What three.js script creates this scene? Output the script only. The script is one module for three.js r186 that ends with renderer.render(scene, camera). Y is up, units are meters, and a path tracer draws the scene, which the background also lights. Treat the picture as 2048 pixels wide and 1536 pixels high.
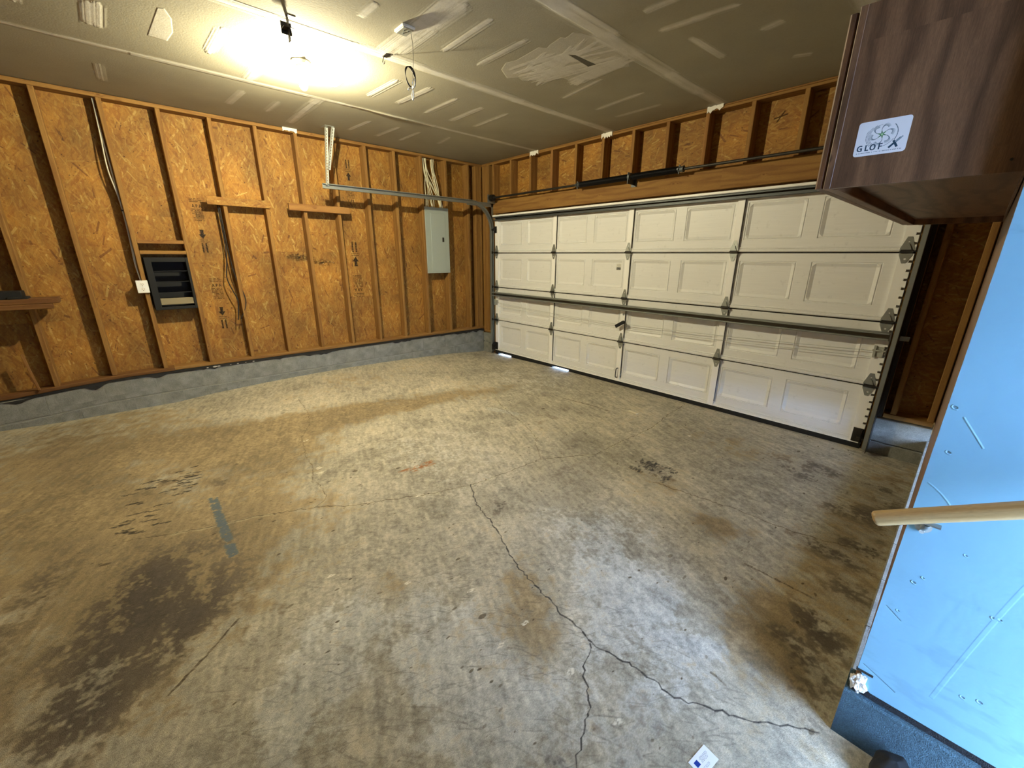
import * as THREE from 'three';
import { mergeGeometries } from 'three/addons/utils/BufferGeometryUtils.js';
import { RoundedBoxGeometry } from 'three/addons/geometries/RoundedBoxGeometry.js';
import { ImprovedNoise } from 'three/addons/math/ImprovedNoise.js';

// ------------------------------------------------------------------ camera, sky, lamp, exposure
const scene = new THREE.Scene();
const camera = new THREE.PerspectiveCamera(86.354, 2048 / 1536, 0.05, 60);
camera.position.set(5.7187, 1.5553, 4.5086);
camera.rotation.set(-0.30277, 0.83561, 0.00623, 'YXZ');
camera.updateMatrixWorld();
const renderer = new THREE.WebGLRenderer({ antialias: true });
renderer.toneMapping = THREE.LinearToneMapping;
renderer.toneMappingExposure = 1.0;
renderer.shadowMap.enabled = true;
const SKY = new THREE.Color().setRGB(0.42, 0.62, 1.0);
scene.background = SKY;
scene.backgroundIntensity = 35;
const sun = new THREE.DirectionalLight(new THREE.Color().setRGB(0.6, 0.78, 1), 35);   // high sun over the drive: it reaches the floor only just inside the doorway
sun.position.set(5.2 + 6.5, 18, 3.6 + 1.5); sun.target.position.set(7, 0, 3.6); sun.castShadow = true; sun.shadow.radius = 1; sun.shadow.mapSize.set(2048, 2048);
Object.assign(sun.shadow.camera, { left: -12, right: 12, top: 12, bottom: -12, near: 1, far: 60 }); sun.name = 'sun'; scene.add(sun, sun.target);
const LAMP = { color: new THREE.Color().setRGB(1, 0.9, 0.6), power: 23 };

// ------------------------------------------------------------------ small tools
const rng = (seed) => () => { seed = (seed + 0x6d2b79f5) | 0; let t = Math.imul(seed ^ (seed >>> 15), 1 | seed); t = (t + Math.imul(t ^ (t >>> 7), 61 | t)) ^ t; return ((t ^ (t >>> 14)) >>> 0) / 4294967296; };
const rand = rng(7);
const rr = (a, b, r = rand) => a + (b - a) * r();
const clamp = (v, a = 0, b = 1) => Math.min(b, Math.max(a, v));
const smooth = (a, b, v) => { const t = clamp((v - a) / (b - a)); return t * t * (3 - 2 * t); };
const used = new Map();
const numbered = (n) => { const k = used.get(n) ?? 0; used.set(n, k + 1); return k ? n + '_' + String(k).padStart(3, '0') : n; };
const shade = (o) => { o.traverse((c) => { if (c.isMesh) { c.castShadow = true; c.receiveShadow = true; } }); return o; };
function part(parent, name, geo, mat, label) {
  const m = new THREE.Mesh(geo, mat); m.name = numbered(name); m.castShadow = m.receiveShadow = true;
  if (label) m.userData.label = label;
  parent.add(m); return m;
}
function thing(name, label, category, pos = [0, 0, 0], group) {
  const g = new THREE.Group(); g.name = numbered(name); g.position.set(...pos); scene.add(g);
  g.userData = { label, category }; if (group) g.userData.group = group; return g;
}
function single(name, geo, mat, label, category, group) {
  const m = part(scene, name, geo, mat, label); m.userData.category = category; if (group) m.userData.group = group; return m;
}
function structure(name, label) { const g = new THREE.Group(); g.name = numbered(name); g.userData = { kind: 'structure' }; if (label) g.userData.label = label; scene.add(g); return g; }
const merge = (...g) => mergeGeometries(g.flat().map((x) => { const y = x.index ? x.toNonIndexed() : x; for (const k of Object.keys(y.attributes)) if (!['position', 'normal', 'uv'].includes(k)) y.deleteAttribute(k); return y; }));

// convex stick with chamfered long edges; uv in metres, v along the length
function stick(x0, x1, y0, y1, z0, z1, axis = 'y', ch = 0.003, off) {
  const [ou, ov] = off ?? [rand() * 3, rand() * 3];
  const map = { x: (a, b, l) => [l, a, b], y: (a, b, l) => [a, l, b], z: (a, b, l) => [a, b, l] }[axis];
  const [a0, a1, b0, b1, l0, l1] = { x: [y0, y1, z0, z1, x0, x1], y: [x0, x1, z0, z1, y0, y1], z: [x0, x1, y0, y1, z0, z1] }[axis];
  const c = Math.min(ch, (a1 - a0) / 3, (b1 - b0) / 3);
  const sec = [[a0 + c, b0], [a1 - c, b0], [a1, b0 + c], [a1, b1 - c], [a1 - c, b1], [a0 + c, b1], [a0, b1 - c], [a0, b0 + c]];
  const P = [], U = [], ctr = new THREE.Vector3((x0 + x1) / 2, (y0 + y1) / 2, (z0 + z1) / 2);
  const tri = (p, q, r) => {
    const A = new THREE.Vector3(...p[0]), B = new THREE.Vector3(...q[0]), C = new THREE.Vector3(...r[0]);
    const n = B.clone().sub(A).cross(C.clone().sub(A)), m = A.clone().add(B).add(C).divideScalar(3).sub(ctr);
    for (const v of n.dot(m) >= 0 ? [p, q, r] : [p, r, q]) { P.push(...v[0]); U.push(...v[1]); }
  };
  let per = 0;
  sec.forEach(([a, b], i) => {
    const [c2, d2] = sec[(i + 1) % 8], w = Math.hypot(c2 - a, d2 - b);
    const q = [[map(a, b, l0), [per + ou, l0 + ov]], [map(c2, d2, l0), [per + w + ou, l0 + ov]], [map(c2, d2, l1), [per + w + ou, l1 + ov]], [map(a, b, l1), [per + ou, l1 + ov]]];
    tri(q[0], q[1], q[2]); tri(q[0], q[2], q[3]); per += w;
  });
  for (const l of [l0, l1]) for (let i = 1; i < 7; i++) tri(...[0, i, i + 1].map((k) => [map(...sec[k], l), [sec[k][0] + ou, sec[k][1] + ov]]));
  const g = new THREE.BufferGeometry();
  g.setAttribute('position', new THREE.Float32BufferAttribute(P, 3)); g.setAttribute('uv', new THREE.Float32BufferAttribute(U, 2));
  g.computeVertexNormals(); return g;
}
// box with uv in metres by face direction
function planarUV(g, off = [0, 0], how) {
  const p = g.attributes.position, n = g.attributes.normal, uv = new Float32Array(p.count * 2);
  for (let i = 0; i < p.count; i++) {
    const ax = Math.abs(n.getX(i)), ay = Math.abs(n.getY(i)), az = Math.abs(n.getZ(i)), x = p.getX(i), y = p.getY(i), z = p.getZ(i);
    const [u, v] = how ? how(x, y, z) : ax >= ay && ax >= az ? [z, y] : ay >= az ? [x, z] : [x, y];
    uv[2 * i] = u + off[0]; uv[2 * i + 1] = v + off[1];
  }
  g.setAttribute('uv', new THREE.BufferAttribute(uv, 2)); return g;
}
function box(x0, x1, y0, y1, z0, z1, off, how) {
  const g = new THREE.BoxGeometry(x1 - x0, y1 - y0, z1 - z0).translate((x0 + x1) / 2, (y0 + y1) / 2, (z0 + z1) / 2).toNonIndexed();
  return planarUV(g, off ?? [0, 0], how);
}
function rbox(x0, x1, y0, y1, z0, z1, r = 0.004) { return planarUV(new RoundedBoxGeometry(x1 - x0, y1 - y0, z1 - z0, 2, r).translate((x0 + x1) / 2, (y0 + y1) / 2, (z0 + z1) / 2)); }
const tube = (pts, r, seg = 32, rad = 6) => new THREE.TubeGeometry(new THREE.CatmullRomCurve3(pts.map((p) => new THREE.Vector3(...p))), seg, r, rad, false);
function cyl(a, b, r, n = 16, r2 = r) {
  const A = new THREE.Vector3(...a), B = new THREE.Vector3(...b), d = B.clone().sub(A);
  return new THREE.CylinderGeometry(r2, r, d.length(), n).applyQuaternion(new THREE.Quaternion().setFromUnitVectors(new THREE.Vector3(0, 1, 0), d.clone().normalize())).translate(...A.add(B).divideScalar(2).toArray());
}
function outline(pts, depth, holes = []) {
  const s = new THREE.Shape(pts.map((p) => new THREE.Vector2(...p)));
  for (const h of holes) s.holes.push(new THREE.Path(h.map((p) => new THREE.Vector2(...p))));
  return new THREE.ExtrudeGeometry(s, { depth, bevelEnabled: false });
}
const ring = (cx, cy, r, n = 8) => Array.from({ length: n }, (_, i) => [cx + r * Math.cos(-i / n * 6.2832), cy + r * Math.sin(-i / n * 6.2832)]);

// ------------------------------------------------------------------ noise and textures
const PN = new ImprovedNoise();
function lattice(n, seed) { const r = rng(seed), a = new Float32Array(n * n); for (let i = 0; i < a.length; i++) a[i] = r(); return a; }
const L0 = lattice(256, 11);
function vn(x, y) {   // value noise, period 256
  const xi = Math.floor(x), yi = Math.floor(y); let fx = x - xi, fy = y - yi; fx = fx * fx * (3 - 2 * fx); fy = fy * fy * (3 - 2 * fy);
  const x0 = xi & 255, x1 = (xi + 1) & 255, y0 = (yi & 255) << 8, y1 = ((yi + 1) & 255) << 8;
  const a = L0[y0 + x0], b = L0[y0 + x1], c = L0[y1 + x0], d = L0[y1 + x1];
  return a + (b - a) * fx + (c - a) * fy + (a - b - c + d) * fx * fy;
}
const fbm = (x, y, o = 4) => { let s = 0, a = 0.5, t = 0; for (let i = 0; i < o; i++) { s += a * vn(x, y); t += a; x = x * 2.03 + 17.3; y = y * 2.03 + 5.1; a *= 0.5; } return s / t; };
const canvas = (w, h) => { const c = document.createElement('canvas'); c.width = w; c.height = h; return c; };
function tex(c, srgb = true, rep) {
  const t = new THREE.CanvasTexture(c); if (srgb) t.colorSpace = THREE.SRGBColorSpace;
  t.wrapS = t.wrapT = THREE.RepeatWrapping; t.magFilter = THREE.LinearFilter; t.anisotropy = 8;
  if (rep) t.repeat.set(...rep); return t;
}
function pixels(c, f) {
  const x = c.getContext('2d'), im = x.getImageData(0, 0, c.width, c.height), d = im.data;
  for (let j = 0, k = 0; j < c.height; j++) for (let i = 0; i < c.width; i++, k += 4) f(d, k, i, j);
  x.putImageData(im, 0, 0); return c;
}
const mat = (o) => new THREE.MeshStandardMaterial({ roughness: 0.85, metalness: 0, ...o });

function osbCanvas(seed) {   // 2.4 x 2.4 m of strand board
  const S = 2048, c = canvas(S, S), x = c.getContext('2d'), r = rng(seed);
  x.fillStyle = 'rgb(196,138,66)'; x.fillRect(0, 0, S, S);
  const tones = ['206,148,74', '190,130,58', '214,160,88', '180,120,52', '199,140,66', '222,172,104', '171,110,47', '203,143,64', '188,134,68'];
  for (let i = 0; i < 15000; i++) {
    const a = (r() < 0.75 ? Math.PI / 2 + rr(-0.7, 0.7, r) : r() * 3.14), l = rr(30, 120, r), w = rr(6, 20, r), px = r() * S, py = r() * S;
    const bright = r() < 0.03, dark = r() < 0.012;
    for (const ox of px < 130 ? [0, S] : [0]) for (const oy of py < 130 ? [0, S] : [0]) {
      x.save(); x.translate(px + ox, py + oy); x.rotate(a);
      x.fillStyle = `rgba(${bright ? '236,192,128' : dark ? '118,66,26' : tones[(r() * tones.length) | 0]},${bright ? 0.8 : 0.6})`;
      x.beginPath(); x.moveTo(-l / 2, -w / 2 * 0.7); x.lineTo(l / 2 * 0.9, -w / 2); x.lineTo(l / 2, w / 3); x.lineTo(-l / 2 * 0.85, w / 2); x.closePath(); x.fill();
      x.strokeStyle = 'rgba(110,62,20,0.16)'; x.lineWidth = 1; x.stroke(); x.restore();
    }
  }
  for (let i = 0; i < 420; i++) { x.fillStyle = `rgba(70,34,12,${rr(0.3, 0.75, r)})`; x.save(); x.translate(r() * S, r() * S); x.rotate(r() * 3); x.beginPath(); x.ellipse(0, 0, rr(2, 9, r), rr(1.5, 4, r), 0, 0, 7); x.fill(); x.restore(); }
  return pixels(c, (d, k, i, j) => { const n = 0.76 + 0.46 * fbm(i / 200, j / 260 + seed, 4) + 0.1 * (vn(i / 2.2, j / 6) - 0.5); d[k] *= n; d[k + 1] *= n * 0.995; d[k + 2] *= n * 0.98; });
}
function woodCanvas(w, h, seed, base, dark, rings, knots) {   // grain along v
  const c = canvas(w, h), r = rng(seed), K = Array.from({ length: knots }, () => [r() * w, r() * h, rr(9, 22, r)]);
  return pixels(c, (d, k, i, j) => {
    let u = i / w * rings + 1.6 * fbm(i / 160 + seed, j / 700, 3) + 0.5 * fbm(i / 60, j / 300 + seed, 2), kn = 0;
    for (const [a, b, s] of K) { const q = Math.hypot(i - a, (j - b) * 0.8) / s; if (q < 8) { u += 1.4 / (1 + q * q); kn = Math.max(kn, 1 - q * 0.75); } }
    const g = Math.pow(0.5 + 0.5 * Math.sin(u * 6.2832), 2) * 0.6 + 0.4 * vn(i / 1.6, j / 40), t = clamp(g * 0.75 + 0.35 * (fbm(i / 200, j / 380, 3) - 0.4) + 0.9 * clamp(kn)), a = 1 + 0.12 * (vn(i / 1.2, j / 9) - 0.5);
    for (let e = 0; e < 3; e++) d[k + e] = (base[e] + (dark[e] - base[e]) * t) * a;
    d[k + 3] = 255;
  });
}
const T = {};
T.osb = tex(osbCanvas(3), true, [1 / 2.4, 1 / 2.4]);
T.pine = tex(woodCanvas(1024, 2048, 5, [206, 152, 86], [158, 102, 48], 9, 12), true, [1 / 0.6, 1 / 1.8]);
T.walnut = tex(woodCanvas(1024, 2048, 9, [134, 100, 72], [66, 46, 32], 7, 3), true, [1 / 0.55, 1 / 1.1]);
T.blond = tex(woodCanvas(256, 1024, 21, [214, 184, 130], [176, 140, 88], 5, 0), true, [1 / 0.13, 1 / 0.9]);
const fineBump = tex(pixels(canvas(1024, 1024), (d, k, i, j) => { const v = 255 * clamp(0.5 + 0.55 * (vn(i / 2, j / 2) - 0.5) + 0.6 * (fbm(i / 16, j / 16, 3) - 0.5)); d[k] = d[k + 1] = d[k + 2] = v; d[k + 3] = 255; }), false, [1 / 0.7, 1 / 0.7]);

// ---- floor stains with some painted shade, cracks and marks, placed in metres on the slab
const OILS_AND_SHADE = [[3.3, 4.6, 0.36, 0.22, 0.5, 0.6], [3.62, 4.5, 0.26, 0.16, 0.3, 0.65], [3.8, 4.78, 0.3, 0.18, 0.3, 0.62], [3.45, 4.85, 0.34, 0.2, 0.2, 0.58], [3.05, 4.75, 0.25, 0.15, 0.2, 0.42], [4.05, 4.42, 0.18, 0.12, 0.6, 0.4], [3.95, 4.98, 0.22, 0.16, 0, 0.5], [2.85, 5.05, 0.3, 0.14, 0, 0.35], [3.2, 5.2, 0.35, 0.14, 0.1, 0.4], [3.95, 3.06, 0.07, 0.09, 0, 0.5], [3.97, 3.0, 0.1, 0.06, 0.4, 0.3],
  [3.72, 1.9, 0.14, 0.22, 0.5, 0.38], [4.0, 2.35, 0.24, 0.3, 0.3, 0.32], [4.38, 1.82, 0.16, 0.1, 0.2, 0.6], [5.1, 1.01, 0.2, 0.13, 0.2, 0.7], [5.22, 0.83, 0.14, 0.08, 0.2, 0.75], [5.59, 2.57, 0.13, 0.1, 0.3, 1], [5.53, 2.74, 0.13, 0.07, 0.2, 0.75], [2.64, 1.12, 0.15, 0.1, 0, 0.35], [3.15, 1.3, 0.2, 0.13, 0, 0.35], [3.0, 1.7, 0.25, 0.2, 0, 0.3], [5.47, 1.35, 0.14, 0.12, 0, 0.7], [5.5, 1.93, 0.18, 0.07, 0.1, 0.75], [5.6, 1.75, 0.12, 0.07, 0, 0.7], [5.5, 0.86, 0.13, 0.06, 0, 0.6], [5.16, 3.8, 0.06, 0.06, 0, 0.7], [5.33, 3.55, 0.12, 0.14, 0, 0.22], [5.62, 2.2, 0.12, 0.1, 0, 0.6], [5.65, 2.9, 0.1, 0.12, 0, 0.6], [5.66, 1.2, 0.1, 0.5, 0, 0.5], [2.41, 4.32, 0.09, 0.06, 0, 0.5], [2.2, 4.68, 0.22, 0.12, 0.3, 0.35], [1.0, 5.2, 0.5, 0.3, 0, 0.3]];  // oil stains; those at lower left also paint corner shade into the slab
const TANS_AND_SHADE = [[1.35, 4.5, 0.3, 0.5, 0.1, 0.6], [1.7, 4.0, 0.36, 0.5, 0.05, 0.9], [1.68, 3.45, 0.32, 0.5, -0.1, 0.9], [1.75, 2.8, 0.25, 0.5, -0.2, 0.85], [1.9, 2.1, 0.19, 0.5, -0.2, 0.65], [2.1, 1.5, 0.13, 0.4, -0.2, 0.5], [2.2, 3.86, 0.4, 0.4, 0, 0.55], [4.96, 2.19, 0.14, 0.1, 0.2, 0.75], [5.05, 2.1, 0.16, 0.1, 0, 0.4], [4.6, 3.42, 0.26, 0.18, 0.4, 0.42], [4.78, 3.5, 0.16, 0.12, 0.3, 0.36], [4.1, 3.85, 0.14, 0.1, 0, 0.35], [5.38, 2.83, 0.16, 0.1, 0, 0.6], [5.5, 2.9, 0.14, 0.12, 0, 0.6], [5.4, 2.6, 0.14, 0.1, 0, 0.55], [4.45, 1.95, 0.2, 0.1, 0, 0.4], [0.7, 2.7, 0.3, 0.8, 0, 0.25], [2.4, 4.4, 0.8, 0.6, 0, 0.5], [3.5, 4.75, 0.7, 0.4, 0.2, 0.75], [2.6, 5.1, 0.8, 0.4, 0, 0.7], [1.6, 5.3, 0.8, 0.4, 0, 0.5], [4.6, 0.9, 0.5, 0.3, 0, 0.3], [5.55, 2.2, 0.25, 0.8, 0, 0.5], [5.6, 1.1, 0.25, 0.7, 0, 0.5], [3.3, 4.3, 0.5, 0.5, 0, 0.45], [0.8, 5.0, 0.9, 0.7, 0, 0.5]];  // tan dirt; the broad lower-left patches also carry painted corner shade
const CLEAN = [[4.85, 2.95, 0.3, 0.18, 0, 0.75], [4.6, 3.85, 0.45, 0.25, 0, 0.65], [4.3, 4.25, 0.35, 0.2, 0.3, 0.7], [5.1, 3.2, 0.35, 0.25, 0, 0.55], [5.1, 3.75, 0.5, 0.3, 0, 0.45], [4.6, 2.6, 0.2, 0.2, 0, 0.5], [5.35, 3.0, 0.18, 0.05, -0.3, 0.6], [3.1, 2.9, 0.7, 0.5, 0, 0.25], [5.3, 2.68, 0.14, 0.035, 0.2, 0.7], [4.4, 2.85, 0.25, 0.2, 0, 0.3], [2.0, 0.9, 0.8, 0.4, 0, 0.3], [2.75, 1.85, 0.3, 0.06, -0.2, 0.5]];
const CRACKS = [
  [[[2.81, 4.83], [2.9, 4.63], [2.97, 4.45], [3.03, 4.23], [3.19, 3.89], [3.31, 3.74], [3.4, 3.54], [3.52, 3.31], [3.62, 3.01], [3.66, 2.71], [3.68, 2.35], [3.83, 2.1], [3.92, 1.95], [3.92, 1.56], [3.94, 1.23], [3.93, 1.02], [3.88, 0.73], [3.82, 0.18]], 7, 0.8],
  [[[3.62, 3.0], [3.68, 3.03], [3.84, 3.12], [4.0, 3.15], [4.22, 3.22], [4.36, 3.28], [4.55, 3.32], [4.7, 3.33], [4.78, 3.35], [4.91, 3.35], [4.97, 3.37], [5.05, 3.35], [5.16, 3.32], [5.27, 3.32], [5.33, 3.31], [5.43, 3.25], [5.51, 3.21], [5.55, 3.18], [5.57, 3.15], [5.64, 3.11], [5.7, 3.06]], 5.5, 0.95],
  [[[4.97, 3.37], [4.99, 3.4], [5.01, 3.47], [5.04, 3.51], [5.1, 3.55], [5.12, 3.58], [5.15, 3.65], [5.19, 3.73], [5.23, 3.78], [5.3, 3.95]], 5, 1],
  [[[3.68, 2.35], [3.56, 2.25], [3.44, 2.17], [3.38, 2.09], [3.06, 1.95], [2.77, 1.87], [2.46, 1.75], [2.1, 1.57]], 6, 0.45],
  [[[3.18, 3.9], [3.1, 3.82], [2.92, 3.8], [2.83, 3.83], [2.63, 3.76], [2.39, 3.74], [2.16, 3.69], [2.01, 3.67], [1.74, 3.52], [1.46, 3.44], [0.95, 3.39]], 5, 0.5],
  [[[4.46, 1.99], [4.63, 1.96], [4.86, 1.92], [5.02, 1.89], [5.21, 1.89], [5.34, 1.87], [5.5, 1.82], [5.68, 1.74]], 6, 0.6]];
const GROOVES = [[[[5.22, 2.38], [5.29, 2.38], [5.54, 2.385]], 8, 0.55], [[[4.06, 4.71], [3.95, 4.57], [3.84, 4.45]], 7, 0.8], [[[2.8, 1.09], [3.23, 1.03], [3.42, 1.04]], 11, 0.5], [[[5.36, 3.12], [5.42, 3.13]], 5, 0.5]];
const FLECKS = [[2.08, 3.64, 1], [2.66, 3.72, 1], [2.74, 3.74, 1], [3.85, 4.05, 0], [4.15, 3.78, 0], [4.4, 3.58, 0], [4.71, 3.51, 0], [4.72, 3.66, 0], [4.99, 3.53, 0], [5.22, 3.55, 0], [4.27, 1.01, 1], [3.5, 3.35, 0]];
function floorCanvas(x0, x1, z0, z1, seed) {
  const S = 2048, c = canvas(S, S), sx = S / (x1 - x0), sz = S / (z1 - z0), m = canvas(1024, 1024), q = m.getContext('2d');
  q.fillStyle = '#000'; q.fillRect(0, 0, 1024, 1024); q.globalCompositeOperation = 'lighter';
  const stain = (list, ch) => { for (const [x, z, a, b, t, s] of list) {
    q.save(); q.translate((x - x0) * sx / 2, (z - z0) * sz / 2); q.rotate(t); q.scale(a * sx / 2, b * sz / 2);
    const g = q.createRadialGradient(0, 0, 0, 0, 0, 1.5), v = Math.round(255 * s), col = (k) => `rgb(${[0, 1, 2].map((e) => e === ch ? Math.round(v * k) : 0).join(',')})`;
    g.addColorStop(0, col(1)); g.addColorStop(0.4, col(0.8)); g.addColorStop(0.75, col(0.3)); g.addColorStop(1, 'rgb(0,0,0)');
    q.fillStyle = g; q.beginPath(); q.arc(0, 0, 1.5, 0, 7); q.fill(); q.restore(); } };
  stain(OILS_AND_SHADE, 0); stain(TANS_AND_SHADE, 1); stain(CLEAN, 2);
  const md = q.getImageData(0, 0, 1024, 1024).data;
  pixels(c, (d, k, i, j) => {
    const x = x0 + i / sx, z = z0 + j / sz, mi = ((j >> 1) * 1024 + (i >> 1)) * 4;
    const n1 = fbm(x * 2.2 + seed, z * 2.2, 4), n2 = fbm(x * 13, z * 13 + 31, 4), n3 = fbm(x * 60, z * 60 + 9, 3), sw = fbm(x * 9 + z * 5 + 2.5 * n1, (z - x * 0.4) * 46, 3), gr = vn(i / 1.3, j / 1.3);
    const edge = (v, lo, g) => smooth(lo, lo + g, v / 255 + (n2 - 0.5) * 1.0 + (n3 - 0.5) * 0.5);
    const oilShade = md[mi] < 2 ? 0 : clamp(0.25 + 0.75 * md[mi] / 255) * smooth(0.2, 0.8, md[mi] / 255 * 0.75 + (n2 - 0.5) * 1.5 + (n3 - 0.5) * 1.3 + 0.08), tan = edge(md[mi + 1] + (n1 - 0.5) * 90, 0.12, 0.6), cl = edge(md[mi + 2], 0.2, 0.4);
    let R = 184, G = 176, B = 156;
    const w = 0.78 + 0.3 * n1 + 0.24 * (n2 - 0.5) + 0.32 * (n3 - 0.5) + 0.24 * (sw - 0.5) + 0.2 * (gr - 0.5);
    R += (196 - R) * cl * 0.75; G += (196 - G) * cl * 0.75; B += (188 - B) * cl * 0.75;
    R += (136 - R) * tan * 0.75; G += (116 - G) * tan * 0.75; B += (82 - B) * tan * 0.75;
    R += (62 - R) * oilShade * 0.85; G += (55 - G) * oilShade * 0.85; B += (50 - B) * oilShade * 0.85;
    d[k] = R * w; d[k + 1] = G * w; d[k + 2] = B * w; d[k + 3] = 255;
  });
  const p = c.getContext('2d'), r = rng(seed + 40), X = (x) => (x - x0) * sx, Z = (z) => (z - z0) * sz;
  p.lineCap = p.lineJoin = 'round';
  const wob = (pts, amp, rs) => { const o = []; for (let i = 0; i + 1 < pts.length; i++) { const [a, b] = pts[i], [e, f] = pts[i + 1], n = Math.max(2, Math.round(Math.hypot(e - a, f - b) / 0.02)); for (let k = 0; k < n; k++) { const t = k / n; o.push([a + (e - a) * t + rr(-amp, amp, rs), b + (f - b) * t + rr(-amp, amp, rs)]); } } o.push(pts.at(-1)); return o; };
  CRACKS.forEach(([pts, w, s], n) => {
    const rs = rng(99 + n), o = wob(pts, 0.008, rs);
    if (n === 0 || n === 3) { p.strokeStyle = 'rgba(205,196,168,0.16)'; for (let i = 0; i + 1 < o.length; i++) if (vn(i * 0.13, n * 9) > 0.55) { p.lineWidth = rr(0.008, 0.03, rs) * sx; p.beginPath(); p.moveTo(X(o[i][0]) + 3, Z(o[i][1])); p.lineTo(X(o[i + 1][0]) + 3, Z(o[i + 1][1])); p.stroke(); } }
    for (let i = 0; i + 1 < o.length; i++) { p.strokeStyle = `rgba(${n === 1 || n === 2 ? '38,36,34' : '62,48,28'},${s * rr(0.6, 1, rs)})`; p.lineWidth = Math.max(1, w * 0.0006 * sx * rr(0.5, 1.4, rs)); p.beginPath(); p.moveTo(X(o[i][0]), Z(o[i][1])); p.lineTo(X(o[i + 1][0]), Z(o[i + 1][1])); p.stroke(); }
  });
  GROOVES.forEach(([pts, w, s], n) => { const rs = rng(150 + n), o = wob(pts, 0.0025, rs); for (let i = 0; i + 1 < o.length; i++) { p.strokeStyle = `rgba(62,50,34,${s * rr(0.35, 1, rs)})`; p.lineWidth = w * 0.001 * sx * rr(0.5, 1.2, rs); p.beginPath(); p.moveTo(X(o[i][0]), Z(o[i][1])); p.lineTo(X(o[i + 1][0]), Z(o[i + 1][1])); p.stroke(); } });
  for (const [x, z, big] of FLECKS) { for (let i = 0; i < (big ? 9 : 14); i++) { const a = r() * 6.28, q2 = big ? rr(0, 0.035, r) : rr(0.008, 0.018, r); p.fillStyle = `rgba(228,222,205,${rr(0.5, 0.9, r)})`; p.beginPath(); p.ellipse(X(x + q2 * Math.cos(a) * 0.5), Z(z + q2 * Math.sin(a)), rr(1, 3.2, r), rr(1, big ? 7 : 3, r), a, 0, 7); p.fill(); } }
  for (let i = 0; i < 42; i++) { const x = i < 32 ? 2.22 + rr(-0.26, 0.26, r) * (0.4 + r()) : 2.66 + rr(-0.1, 0.14, r), z = i < 32 ? 4.62 + rr(-0.2, 0.2, r) : 4.78 + rr(-0.12, 0.1, r), l = rr(0.02, 0.08, r), a = rr(0.2, 0.4, r); for (let k = 0; k < 6; k++) { const t = k / 5 - 0.5; p.fillStyle = `rgba(30,26,20,${rr(0.3, 0.8, r)})`; p.beginPath(); p.ellipse(X(x + l * t * a + rr(-0.006, 0.006, r)), Z(z - l * t), rr(0.004, 0.012, r) * sx, rr(0.004, 0.014, r) * sz, r() * 3, 0, 7); p.fill(); } }   // tyre marks
  for (let i = 0; i < 260; i++) { const x = rr(4.22, 4.52, r), z = rr(1.7, 1.94, r); p.fillStyle = `rgba(40,40,40,${rr(0.2, 0.7, r)})`; if (fbm(x * 16, z * 16, 2) > 0.47) { p.beginPath(); p.ellipse(X(x), Z(z), rr(2, 8, r), rr(1, 6, r), r() * 3, 0, 7); p.fill(); } }
  for (let i = 0; i < 900; i++) { const x = rr(x0, x1, r), z = rr(z0, z1, r), s = rr(0.7, 3.2, r) * (r() < 0.06 ? 2.2 : 1); p.fillStyle = `rgba(54,42,26,${rr(0.25, 0.7, r)})`; p.beginPath(); p.ellipse(X(x), Z(z), s, s * rr(0.5, 1.6, r), r() * 3, 0, 7); p.fill(); }
  p.strokeStyle = 'rgba(60,56,50,0.2)'; for (let i = 0; i < 1100; i++) { const x = rr(3.6, 5.6, r), z = rr(3.1, 4.6, r), a = 2.2 + rr(-0.5, 0.5, r) + (x - 4.6) * 0.4, l = rr(0.02, 0.09, r); p.lineWidth = rr(0.8, 2.4, r); p.beginPath(); p.moveTo(X(x), Z(z)); p.lineTo(X(x + l * Math.cos(a)), Z(z + l * Math.sin(a))); p.stroke(); }   // trowel marks
  for (let i = 0; i < 60; i++) { const t = r(); p.fillStyle = `rgba(150,76,24,${rr(0.15, 0.5, r)})`; p.beginPath(); p.ellipse(X(3.15 + rr(-0.035, 0.035, r)), Z(3.3 - 0.28 * t), rr(2, 6, r), rr(2, 9, r), 0, 0, 7); p.fill(); }
  for (let i = 0; i < 1500; i++) { const t = r(), e = rr(-0.021, 0.021, r); if (fbm(t * 16 + 3, e * 40 + 9, 3) < 0.4) continue; p.fillStyle = `rgba(84,97,106,${rr(0.25, 0.6, r)})`; p.fillRect(X(2.6 + t * 0.75), Z(4.385 + e), rr(3, 9, r), rr(2, 6, r)); }   // worn stripe of blue-grey paint
  return c;
}

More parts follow.
